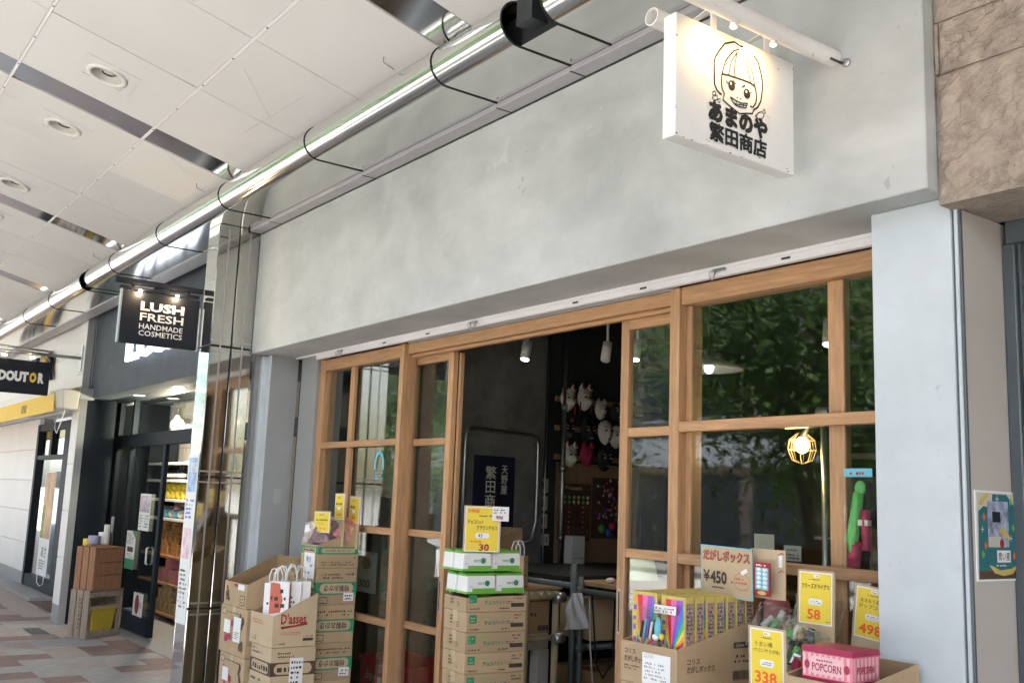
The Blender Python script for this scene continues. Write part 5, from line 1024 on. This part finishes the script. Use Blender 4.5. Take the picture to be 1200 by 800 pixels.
price_card('yellow price card reading 498 half hidden by the pilaster', (-2.005, 2.86, 1.118), .125, .158, lambda f, w, h: std(f, w, h, 'あまおう苺', '498', 'ポップコーン'), stick=.25, tilt=.10, lean=.0)
# popcorn carton
cC = open_carton('open carton holding the pink popcorn box at the right pilaster', -1.935, -1.68, 2.43, 2.70, .75, 1.035, 1.04, 1.085, lambda f, w, h, g, d: f.rr(.06, h-.06, .12, h-.02, .004, 'ink', 'stamp_frame'))
for k in range(3): carton(('lowest', 'middle', 'upper')[k]+' carton under the popcorn carton', -1.935, -1.68, 2.43, 2.70, .25*k, .25*(k+1), None, 0, 'cartons under the popcorn')
pb = thing('popcorn_box', 'pink striped popcorn gift box with crimson lid edge', 'gift box', (-1.892, 2.452, 1.030), .02)
box('box_body', 'pink', pb, 0, .165, 0, .13, .0, .080, .002); B().hexa([(0, -.003, .081), (.168, -.003, .081), (.168, .133, .081), (0, .133, .081)], [(0, .003, .095), (.163, .003, .095), (.163, .127, .095), (0, .127, .095)]).make('box_lid', 'crimson', pb); box('foot_band', 'crimson', pb, -.001, .166, -.001, .131, -.001, .012)
f = front(0, 0, 0, pb); pal = mat('pale_pink_print', (.8, .5, .5), .5, var=.05)
for k in range(9): f.quad(.004+k*.018, .016, .012+k*.018, .076, pal, 'stripe', .0008)
f.rr(.03, .022, .135, .070, .01, pal, 'title_field', .0014); f.text('POPCORN', .035, .030, .022, 'crimson', .02, w=.095); f.fine(.05, .055, .115, .067, 1, 'crimson')
for x in (.018, .148): f.disc(x, .045, .009, .012, 'crimson', 'berry_print', .002)
g_ = side(.165, 0, 0, pb)
for k in range(7): g_.quad(.004+k*.018, .016, .012+k*.018, .076, pal, 'stripe', .0008)
g_.text('POPCORN', .02, .034, .020, 'crimson', .02, w=.08)

# ================================================================== INSIDE THE SHOP
# left wall: cloth banner, bent pipe, frames, switch
no = thing('shop_curtain', 'indigo cloth banner with white Japanese characters on the concrete pier', 'banner', (-6.375, 4.33, 1.30))
n = 14; vs = [(.012*math.sin(i*1.1)*(1-j/6), i*.39/n, j*.54/6) for j in range(7) for i in range(n+1)]
B().add(vs, [(j*(n+1)+i, j*(n+1)+i+1, (j+1)*(n+1)+i+1, (j+1)*(n+1)+i) for j in range(6) for i in range(n)], True).make('cloth', 'cloth', no)
f = side(.016, 0, 0, no); f.text('天野屋', .25, .25, .22, 'mask', .02, vertical=True, w=.06); f.text('繁田商店', .10, .04, .42, 'mask', .02, vertical=True, w=.10); f.fine(.1, .0, .3, .03, 1, 'mask', fill=.6)
ap = thing('bent_pipe', 'bent steel pipe hoop fixed to the concrete pier around the indigo banner', 'pipe', (0, 0, 0))
P = [(-6.34, 4.22, .5), (-6.34, 4.22, 1.92)]+[(-6.34, 4.30-.08*math.cos(a*math.pi/8), 1.96+.08*math.sin(a*math.pi/8)) for a in range(1, 5)]+[(-6.34, 4.84+.08*math.sin(a*math.pi/8), 1.94+.08*math.cos(a*math.pi/8)) for a in range(0, 5)]+[(-6.34, 4.92, 1.35), (-6.34, 4.88, 1.2), (-6.34, 4.7, 1.16)]
B().tube(P, .014, 8).make('hoop', 'steel', ap)
for k, z in enumerate((1.63, 1.49, 1.35)):
    t = thing('framed_print', ('top', 'middle', 'bottom')[k]+' small white square frame on the dark wall', 'frame', (-6.415, 5.0, z-.055), 0, 'small white frames'); box('frame_border', 'mask', t, 0, .01, 0, .085, 0, .115); box('frame_picture', 'slate', t, .0101, .012, .025, .06, .03, .085)
t = thing('wall_switch', 'pale wall switch plate below the small frames', 'switch', (-6.415, 4.99, 1.16)); box('switch_plate', 'mask', t, 0, .008, 0, .12, 0, .09)
for k in range(3): box('rocker', 'greytrim', t, .008, .011, .012+k*.036, .036+k*.036, .02, .07)
for y, z0, z1 in ((5.17, .3, 2.97),): t = thing('vertical_pipe', 'galvanised vertical pipe beside the mask display', 'pipe', (-6.33, y, 0)); B().tube([(0, 0, z0), (0, 0, z1)], .018, 10).make('pipe', 'steel', t); [B().tube([(0, 0, z), (0, 0, z+.05)], .026, 10).make('coupling', 'steel', t) for z in (1.2, 1.75, 2.25)]
t = thing('conduit', 'thin conduit running up the wall at the pier edge', 'conduit', (-6.38, 5.03, 0)); B().tube([(0, 0, 0), (0, 0, 2.95)], .008, 6).make('pipe', 'steel', t)
for k, (z, dz) in enumerate(((2.345, .012), (2.105, .0), (1.87, 0.0))):
    t = thing('mask_rail', ('upper', 'middle', 'lower')[k]+' timber batten that carries the festival masks', 'batten', (-6.40, 5.12, z), 0, 'timber battens for the masks'); box('batten', 'ply', t, 0, .03, 0, 1.2, -.022, .022, .002)
def mask(label, y, z, m, kind, s=1., group='festival masks on the shop wall'):
    s *= 1.16
    t = thing('festival_mask', label, 'mask', (-6.36, y, z), 0, group); nu, nv = 12, 12; vs = []
    for j in range(nv+1):
        v = j/nv*2-1
        hw = .068*s*math.sqrt(max(0, 1-abs(v)**2.3))*(1-.25*max(0, -v))+.002
        for i in range(nu+1):
            u = i/nu*2-1; d = .05*s*math.sqrt(max(0, 1-u*u*.96))*math.sqrt(max(0.02, 1-v*v*.9))
            sn = .045*s*math.exp(-(u*u*9+(v+.35)**2*14)) if kind == 'fox' else .015*s*math.exp(-(u*u*30+(v+.1)**2*6))
            eye = -.012*s*math.exp(-((abs(u)-.42)**2*60+(v-.12)**2*90))
            vs.append((d+sn+eye, u*hw, v*.085*s))
    B().add(vs, [(j*(nu+1)+i, j*(nu+1)+i+1, (j+1)*(nu+1)+i+1, (j+1)*(nu+1)+i) for j in range(nv) for i in range(nu)], True).make('face_shell', m, t)
    dk = 'black' if m != 'black' else 'mask'
    for q in (-1, 1):
        B().ell((.052*s, q*.026*s, .012*s), (.006, .014*s, .006*s), 8, 6).make('eye_hole', dk, t)
        B().tube([(.05*s, q*.012*s, .03*s), (.045*s, q*.04*s, .042*s)], .003*s, 5).make('brow', 'red' if m == 'mask' else dk, t)
        if kind in ('fox', 'demon'):
            b = B().lathe([(.024*s, 0), (.020*s, .022*s), (0, .055*s)], (0.02*s, q*.036*s, .062*s), 8); b.make('ear' if kind == 'fox' else 'horn', m, t)
            if kind == 'fox': B().lathe([(.014*s, .004), (.012*s, .022*s), (0, .044*s)], (0.03*s, q*.036*s, .064*s), 6).make('ear_lining', 'red', t)
        if kind == 'fox' and s > 1.15: B().tube([(.03, q*.058, -.01), (.03, q*.062, -.07), (.03, q*.062, -.12)], [.003, .007, .005], 6).make('tassel', 'red', t)
    B().ell((.058*s, 0, -.045*s), (.008, .018*s, .004*s), 8, 6).make('mouth', 'red' if m == 'mask' else dk, t)
    return t
mask('white fox half mask with red ears and tassels at the left of the top row', 5.22, 2.34, 'mask', 'fox', 1.); mask('white fox half mask second from the left in the top row', 5.40, 2.36, 'mask', 'fox', 1.)
mask('white long nosed mask third in the top row', 5.58, 2.28, 'mask', 'demon', .8); mask('black small mask at the right end of the top row', 5.76, 2.28, 'black', 'plain', .8)
mask('black crow mask at the left of the middle row', 5.22, 2.09, 'black', 'fox', .9); mask('black demon mask with pale mouth in the middle row', 5.44, 2.09, 'black', 'demon', 1.); mask('pale oval noh mask in the middle row', 5.635, 2.10, 'mask', 'plain', 1.05); mask('white smiling mask at the right of the middle row', 5.76, 2.07, 'mask', 'plain', 1.)
mask('white fox mask at the left of the bottom row', 5.26, 1.88, 'mask', 'fox', .94); mask('red demon mask in the bottom row', 5.44, 1.89, 'crimson', 'demon', .94); mask('black mask with silver lines in the bottom row', 5.63, 1.87, 'black', 'plain', 1.)
bd = thing('trinket_board', 'dark red board hung with rows of small charms', 'board', (-6.395, 5.205, 1.20)); box('board', 'brown', bd, 0, .012, 0, .31, 0, .46); f = side(.012, 0, 0, bd); f.text('Present', .04, .41, .035, 'mask', .01, w=.18)
for j in range(9):
    for i in range(6):
        B().ell((.02, .03+i*.05, .03+j*.04), (.01, .014 if j > 6 else .008, .016 if j > 6 else .008), 6, 4).make('charm', ('mask', 'gplastic', 'mask', 'gold', 'gplastic', 'mask')[i] if j > 6 else ('crimson', 'pink', 'red')[i % 3], bd)
bd = thing('trinket_board', 'pink netted board hung with coloured glass balls', 'board', (-6.395, 5.545, 1.22)); box('board', 'brown', bd, 0, .012, 0, .33, 0, .50)
for k in range(60): B().ell((.022, random.uniform(.02, .31), random.uniform(.1, .48)), (.008, .009, .012), 6, 4).make('charm', random.choice(('crimson', 'purple', 'pink', 'mask', 'blue')), bd)
for y, z, m in ((.08, .08, 'gplastic'), (.15, .05, 'blue'), (.2, .10, 'crimson'), (.26, .06, 'navy')): B().ell((.04, y, z), (.03, .035, .035), 10, 8).make('glass_ball', m, bd)
t = thing('till_screen', 'pale upright box standing on the shop counter', 'terminal', (-6.2, 5.1, 1.035)); box('casing', 'mask', t, 0, .1, 0, .13, 0, .215, .004); box('groove', 'greytrim', t, .1005, .102, .0, .13, .04, .046)
# counter of scaffold pipes
ct = thing('pipe_counter', 'shop counter built of galvanised scaffold pipes with board tops', 'counter', (0, 0, 0))
box('counter_top', 'dsteel', ct, -6.3, -5.15, 4.25, 6.2, 1.0, 1.03); box('counter_shelf', 'ply', ct, -5.1, -3.9, 4.28, 5.6, .985, 1.01)
for a, b in (((-5.0, 4.20, 0), (-5.0, 4.20, 1.12)), ((-5.0, 4.26, 0), (-5.0, 4.26, 1.04)), ((-5.0, 4.26, .95), (-5.0, 5.8, .95)), ((-5.0, 4.26, .60), (-5.0, 5.8, .60)), ((-3.9, 4.26, .95), (-5.05, 4.26, .95)), ((-6.3, 4.22, .98), (-5.0, 4.22, .98))): B().tube([a, b], .021, 10).make('pipe', 'slate', ct)
for z in (.95, .60): B().tube([(-5.0, 4.215, z), (-5.0, 4.305, z)], .030, 10).make('clamp', 'slate', ct)
carton('large plain carton on the lower rail of the pipe counter', -5.3, -4.96, 4.34, 4.9, .64, .90, None, 0, None, 'kraft'); carton('plain carton on the floor under the pipe counter', -5.4, -4.98, 4.36, 4.95, .004, .45, None, 0, None, 'kraftin')
ap2 = thing('white_apron', 'crumpled white cloth hung on the counter post', 'cloth', (-4.96, 4.16, .725)); ap2.scale = (1, .85, .82); n = 10
vs = [(.02+.012*math.sin(i*1.3+j), -.07+i*.018+(.03*(1-j/8) if i > 5 else -.02*(1-j/8))*(1-j/8), .27*j/8) for j in range(9) for i in range(n+1)]
vs = [(x, y*(1-.45*max(0, z/.27-.5)*2), z) for x, y, z in vs]
B().add(vs, [(j*(n+1)+i, j*(n+1)+i+1, (j+1)*(n+1)+i+1, (j+1)*(n+1)+i) for j in range(8) for i in range(n)], True).make('cloth', 'paper', ap2)
t = thing('monitor', 'dark tilted tablet on the shop counter', 'tablet', (-4.9, 4.52, 1.03), .3); B().prism([(0, 0, 0), (0, .14, 0), (0, .17, .14), (0, .06, .14)], (.012, 0, 0)).make('screen', 'dsteel', t)
t = thing('computer_mouse', 'pale mouse on the counter edge', 'mouse', (-4.85, 4.38, 1.012)); B().ell((0, 0, .015), (.03, .035, .018)).make('shell', 'mask', t)
B().tube([(-4.97, 4.33, .95), (-4.95, 4.36, .5), (-4.93, 4.4, .42), (-4.95, 4.5, .5), (-4.96, 4.52, .95)], .006, 6).make('hanging_cable', 'black', ct); B().tube([(-4.96, 4.3, .93), (-4.95, 4.31, .6), (-4.94, 4.34, .3)], .005, 6).make('hanging_cable', 'mask', ct)
# pipe rack with boxes by the chocolate stack
rk = thing('pipe_rack', 'low display rack of yellowed pipes and clamps behind the chocolate stack', 'rack', (0, 0, 0))
ym = mat('yellowed_pipe', (.30, .23, .13), .6, var=.15)
for y in (3.52, 3.735): B().tube([(-4.6, y, 0), (-4.6, y, 1.0)], .020, 10).make('upright', ym, rk); B().tube([(-5.2, y, 0), (-5.2, y, 1.0)], .020, 10).make('upright', ym, rk)
for z in (.965, .74): B().tube([(-4.6, 3.48, z), (-4.6, 3.78, z)], .017, 10).make('crossbar', ym, rk); B().tube([(-4.57, 3.70, z), (-4.57, 3.77, z)], .03, 10).make('clamp', 'steel', rk)
for y in (3.56, 3.63, 3.69): B().tube([(-5.25, y, .985), (-4.57, y, .985)], .017, 10).make('pole_end', ym, rk)
box('rack_board', 'ply', rk, -5.25, -4.62, 3.45, 3.80, 1.004, 1.016)
carton('brown carton inside the pipe rack', -4.95, -4.63, 3.545, 3.715, .76, .945, lambda f, w, h, g, d: (g.fine(.03, h*.5, d*.6, h*.7, 1), g.rr(d*.5, h*.1, d*.95, h*.25, .002, 'ink', 'stamp_frame')), 0, None, 'kraftin')
box('rack_base', 'infloor', rk, -5.2, -4.62, 3.5, 3.75, .2, .22)
carton('tall plain carton standing at the wall inside the doorway', -5.80, -5.52, 3.88, 4.17, .004, 1.13, None, 0, None, 'kraftin'); open_carton('open kraft carton on the tall carton inside the doorway', -5.80, -5.52, 3.88, 4.17, 1.131, 1.22, 1.22, 1.32, None, .0, None, 'kraftin'); gb = gift_bag('kraft coloured gift bag with white cord handles behind the snack packs', -4.80, 3.60, 1.017, .4, False, .17); gb.children[0].data.materials[0] = K['kraft']
# ceiling spotlights
for k, (x, y, z, on) in enumerate(((-5.6, 4.22, 2.62, 1), (-5.2, 4.62, 2.62, 0), (-4.9, 4.62, 2.60, 1), (-3.2, 4.4, 2.5, 1))):
    t = thing('track_spotlight', ('lit white track spotlight nearest the door lintel', 'unlit white track spotlight above the masks', 'lit white track spotlight beside the right door leaf', 'lit white track spotlight seen through the right window')[k], 'spotlight', (x, y, z), 0, 'white track spotlights')
    B().tube([(0, 0, 0), (.012, -.03, -.13)], .034, 12).make('lamp_can', 'mask', t); B().tube([(0, 0, .0), (0, 0, .36)], .010, 6).make('stem', 'mask', t)
    B().tube([(.012, -.03, -.1305), (.0125, -.0312, -.134)], .029, 12).make('lens', 'lampw' if on else 'mask', t)
    if on:
        L = bpy.data.lights.new('spot_light', 'SPOT'); L.energy = 4; L.color = (1, .86, .66); L.spot_size = math.radians(70); L.shadow_soft_size = .03
        lo = bpy.data.objects.new('spot_light', L); COL.objects.link(lo); lo.parent = t; lo.location = (.015, -.035, -.15)
# things behind the right window
vp = thing('vertical_pipe', 'galvanised pipe post with cross clamp behind the right window', 'pipe', (-2.505, 3.4, 0)); B().tube([(0, 0, 0), (0, 0, 1.915)], .016, 10).make('pipe', 'steel', vp); B().tube([(-.03, 0, 1.90), (.03, 0, 1.90)], .022, 10).make('cap_clamp', 'steel', vp); B().tube([(-.05, 0, 1.40), (.03, 0, 1.40)], .008, 6).make('cross_pin', 'steel', vp)
cl = thing('cage_lamp', 'glowing bulb in a wire cage clamped to the pipe post', 'lamp', (-2.60, 3.38, 1.77))
B().ell((0, 0, 0), (.028, .028, .034), 12, 8).make('bulb', mat('bulb_glow', (1, .8, .45), .4, emit=9, ecol=(1, .72, .32), var=0), cl); B().tube([(0, 0, .03), (.03, 0, .075), (.09, 0, .08)], .012, 8).make('socket', 'dsteel', cl)
for k in range(8):
    a = k*math.pi/4; B().tube([(.018*math.cos(a), .018*math.sin(a), .05), (.05*math.cos(a), .05*math.sin(a), .02), (.056*math.cos(a), .056*math.sin(a), -.02), (.04*math.cos(a), .04*math.sin(a), -.062), (0, 0, -.078)], .0016, 5).make('cage_wire', 'kraft', cl)
for z, r in ((.02, .05), (-.02, .056)): B().tube([(r*math.cos(a*math.pi/8), r*math.sin(a*math.pi/8), z) for a in range(16)], .0016, 5, closed=True).make('cage_ring', 'kraft', cl)
L = bpy.data.lights.new('cage_light', 'POINT'); L.energy = .45; L.color = (1, .68, .32); L.shadow_soft_size = .03; lo = bpy.data.objects.new('cage_light', L); COL.objects.link(lo); lo.parent = cl; lo.location = (0, -.06, 0)
ty = thing('toy_sword_pack', 'clear bag with a green toy sword and red sheath at the window edge', 'toy pack', (-2.105, 2.963, 1.325)); ty.scale = (.9, .9, .95); box('header_card', 'cyan', ty, 0, .12, 0, .004, .315, .345); f = front(0, 0, .315, ty); f.fine(.01, .005, .11, .025, 1, 'red')
B().tube([(.035, .006, .03), (.03, .006, .10), (.042, .006, .17), (.058, .006, .26)], [.016, .026, .022, .02], 8).make('sword', 'gplastic', ty); B().ell((.062, .01, .275), (.024, .012, .028)).make('sword_head', 'gplastic', ty); B().tube([(.085, .012, .06), (.08, .012, .2)], .018, 8).make('sheath', 'crimson', ty); B().tube([(.03, .01, .0), (.04, .01, .09)], .024, 8).make('sword_hilt', 'crimson', ty); box('guard_band', 'mask', ty, .02, .1, -.004, .02, .145, .165); fb = B(); rf = random.Random(5); fb.add([(-.012+i*.014, -.014+rf.uniform(-.007, .007), -.03+j*.025) for j in range(15) for i in range(12)], [(j*12+i, j*12+i+1, (j+1)*12+i+1, (j+1)*12+i) for j in range(14) for i in range(11)]); fb.make('bag_film', 'film', ty)
hr = thing('hanging_rail', 'short galvanised rail above the toy sword bag', 'rail', (-2.2, 3.06, 1.70)); B().tube([(.02, 0, 0), (.6, 0, 0)], .011, 8).make('pipe', 'steel', hr)
t = thing('small_notice', 'small cream notice propped inside the right window', 'notice', (-2.44, 3.06, 1.322), .05); box('card', 'mask', t, 0, .075, 0, .003, 0, .055); f = front(0, 0, 0, t); f.fine(.01, .005, .07, .03, 2); f.fine(.01, .035, .06, .045, 1)
t = thing('small_notice', 'small white notice behind the glass above the 450 sign', 'notice', (-2.95, 3.5, 1.32), .1); box('card', 'mask', t, 0, .1, 0, .003, 0, .08)
ls = thing('lamp_shade', 'pale green conical lampshade behind the right door leaf', 'lampshade', (-3.77, 3.6, 1.135)); B().lathe([(.095, 0), (.07, .105), (.066, .105), (.09, 0)], n=20).make('shade', 'shade', ls); B().tube([(0, 0, .09), (0, 0, .35)], .004, 5).make('cord', 'dsteel', ls)
pdn = thing('pendant_lamp', 'round white enamel pendant lamp behind the right window', 'lamp', (-3.45, 3.75, 2.2)); B().lathe([(.0, .06), (.05, .05), (.17, .0), (.175, -.012), (.165, -.006), (.05, .035), (0, .045)], n=24).make('enamel_shade', 'mask', pdn); B().tube([(0, 0, .05), (0, 0, .78)], .004, 5).make('cord', 'dsteel', pdn); B().ell((0, 0, .0), (.025, .025, .03)).make('bulb', 'lampw', pdn)
for k, (x, y, z, w, d, h, m) in enumerate(((-3.3, 3.5, 0, 1.4, .5, .95, 'oldwood'), (-4.2, 6.2, 0, 1.2, .6, 1.4, 'ply'), (-2.6, 5.5, 0, 1.0, .8, 1.2, 'ply'))):
    t = thing('display_table', ('weathered display table behind the right window', 'plywood shelf unit at the back of the shop', 'plywood shelf unit at the back right of the shop')[k], 'shelf', (x, y, 0)); box('top_board', m, t, 0, w, 0, d, h-.03, h, .003)
    for px in (0, w-.05):
        for py in (0, d-.05): box('leg', m, t, px, px+.05, py, py+.05, .004, h-.031)
    box('lower_board', m, t, .02, w-.02, .02, d-.02, h*.45, h*.45+.02)
for k in range(7):
    t = thing('snack_jar', ORD[k]+' lidded jar of sweets from the left on the weathered table', 'jar', (-3.2+k*.17, 3.75, .951), 0, 'jars on the display table'); B().lathe([(0, 0), (.055, 0), (.06, .02), (.06, .14), (.045, .16)], n=14).make('jar_body', ('gift', 'pink', 'gift2')[k % 3], t); B().lathe([(.05, .16), (.05, .185), (0, .185)], n=14).make('jar_lid', 'red', t)
# behind the left window
rc = thing('drinks_crate', 'red plastic drinks crate with white script behind the left window', 'crate', (-5.95, 3.22, .22))
box('front_panel', 'redplastic', rc, 0, .62, 0, .02, .02, .27, .006); box('back_panel', 'redplastic', rc, 0, .62, .34, .36, .02, .27, .006); box('end_panel', 'redplastic', rc, 0, .02, .021, .339, .02, .27); box('end_panel', 'redplastic', rc, .60, .62, .021, .339, .02, .27); box('crate_floor', 'redplastic', rc, .02, .6, .02, .34, .0, .02); box('top_rim', 'redplastic', rc, -.01, .63, -.008, -.0005, .235, .275, .003)
f = front(0, -.001, 0, rc); f.text('Enjoy', .08, .12, .07, 'mask', .0, w=.13, skew=.3); f.quad(.24, .12, .29, .165, 'mask', 'white_mark'); f.text('Coca-Cola', .33, .11, .075, 'mask', .005, w=.25, skew=.3)
tb = thing('crate_stand', 'dark low stand under the red drinks crate', 'stand', (-5.98, 3.2, .004)); box('stand_top', 'dsteel', tb, 0, .68, 0, .4, .18, .214);
for px in (0, .64):
    for py in (0, .36): box('leg', 'dsteel', tb, px, px+.04, py, py+.04, 0, .18)
gt = thing('grey_table', 'pale grey plastic display table behind the left door leaf', 'table', (-5.42, 3.45, 0)); box('table_top', 'bplastic', gt, 0, .5, 0, .5, .62, .72, .008)
for px in (.0, .42):
    for py in (0, .42): box('leg', 'bplastic', gt, px, px+.08, py, py+.08, .004, .62)
carton('flat open carton on the grey table behind the left door leaf', -5.40, -4.98, 3.47, 3.90, .722, .82, None, 0, None, 'kraftin')
pt = thing('window_poster', 'faded poster with a big handwritten price inside the left window', 'poster', (-5.86, 3.10, .90)); box('sheet', 'bplastic', pt, 0, .27, 0, .003, 0, .25); f = front(0, 0, 0, pt); f.disc(.14, .18, .06, .04, 'kraftin', 'round_print'); f.text('300', .05, .03, .05, 'ink', .02, w=.15)
st = thing('round_sticker', 'pale blue arched sticker on the left window glass', 'sticker', (-5.50, 2.996, 1.66)); f = front(0, 0, 0, st)
f.polys([[(.0, 0), (.02, 0), (.02, .05), (.035, .08), (.06, .093), (.085, .08), (.1, .05), (.1, 0), (.12, 0), (.12, .055), (.1, .095), (.06, .115), (.02, .095), (0, .055)]], 'cyan', 'arch', .001); f.fine(0, -.06, .12, -.01, 3, 'cyan', lift=.001)

# ================================================================== ACROSS THE STREET (seen in the glass and steel)
def facing(name, label, x0, x1, y1, h, m, seed):
    r_ = random.Random(seed); t = thing(name, label, 'building', ((x0+x1)/2, y1, 0)); w = x1-x0
    box('wall', m, t, -w/2, w/2, -8, 0, -.12, h); box('parapet', 'whitewall', t, -w/2-.1, w/2+.1, -.3, .12, h, h+.4); box('shop_band', 'whitewall', t, -w/2, w/2, .002, .25, 2.7, 3.5)
    nx = max(2, int(w/2.2)); fl = 0; z = 4.1
    while z+1.6 < h:
        for i in range(nx):
            cx = -w/2+(i+.5)*w/nx; win = box('window', 'bglass', t, cx-.65, cx+.65, .01, .04, z, z+1.45); box('frame', 'greytrim', win, cx-.7, cx+.7, .011, .03, z-.06, z-.001); box('sill', 'whitewall', win, cx-.75, cx+.75, .02, .14, z-.12, z-.061)
        z += 2.9
    for i in range(nx):
        cx = -w/2+(i+.5)*w/nx; win = box('shop_window', 'bglass', t, cx-.9, cx+.9, .01, .04, .1, 2.4); box('frame', 'dsteel', win, cx-.95, cx+.95, .012, .06, 2.4, 2.5)
    return t
facing('opposite_building', 'cream building across the street mirrored in the right panes', -9, 6, -15.5, 9.5, 'bldg', 1); facing('opposite_building', 'brown tiled building across the street mirrored in the middle panes', -23, -9.2, -15.5, 12.5, 'bldg2', 2)
facing('opposite_building', 'pale building across the street mirrored in the left panes', -40, -23.2, -15.5, 8.5, 'bldg', 3)
facing('opposite_building', 'cream building across the street toward the right, mirrored in the steel post', 6.3, 24, -15.5, 8.0, 'whitewall', 4)
op = struct(box('opposite_pavement', 'granite', None, -60, 40, -15.6, -11.5, -.4, 0))
def tree(label, x, y, h, r, seed, n=2600):
    R_ = random.Random(seed); t = thing('street_tree', label, 'tree', (x, y, 0), 0, 'street trees by the kerb'); b = B()
    top = Vector((R_.uniform(-.3, .3), R_.uniform(-.3, .3), h*.62)); b.tube([(0, 0, -.02), (.03, .0, h*.2), top*.75, top], [.16, .12, .08, .04], 9); ends = []
    for k in range(11):
        a = k*2.4+R_.random(); s0 = top*R_.uniform(.45, .95); e = Vector((math.cos(a)*r*R_.uniform(.45, .85), math.sin(a)*r*R_.uniform(.45, .85), h*R_.uniform(.36, .9))); md = (s0+e)/2+Vector((0, 0, .25)); b.tube([s0, md, e], [.05, .032, .012], 6); ends += [md, e, (md+e)/2]
    b.make('trunk', 'bark', t)
    vs = []; fs = []
    cl_ = [e+Vector((R_.gauss(0, .3), R_.gauss(0, .3), R_.gauss(0, .3))) for e in ends for _ in range(2)]
    for i in range(n):
        c_ = cl_[R_.randrange(len(cl_))]; p = c_+Vector((R_.gauss(0, .42), R_.gauss(0, .42), R_.gauss(0, .36)-.15)); L_ = R_.uniform(.07, .14); a = R_.uniform(0, 6.28); d = Vector((math.cos(a)*.7, math.sin(a)*.7, R_.uniform(-.9, .2))).normalized(); s_ = d.cross(Vector((R_.random(), R_.random(), 1))).normalized()*L_*.24; o = len(vs)
        vs += [p, p+d*L_*.5+s_, p+d*L_, p+d*L_*.5-s_]; fs.append((o, o+1, o+2, o+3))
    B().add(vs, fs).make('crown', 'leaf', t)
tree('leafy street tree mirrored in the large right pane', -7.2, -3.6, 5.6, 2.2, 1, 22000); tree('leafy street tree mirrored in the right door leaf', -11.6, -3.4, 5.9, 2.3, 2, 9000); tree('leafy street tree mirrored in the left window', -19.5, -5.0, 5.8, 2.2, 3, 15000); tree('leafy street tree far down the kerb to the left', -24.0, -4.8, 6, 2.3, 4, 9000); tree('leafy street tree by the kerb to the right of the camera', 6.5, -3.4, 5.8, 2.2, 5, 3200)
bpy.data.objects.remove(_to); bpy.data.curves.remove(_tc)
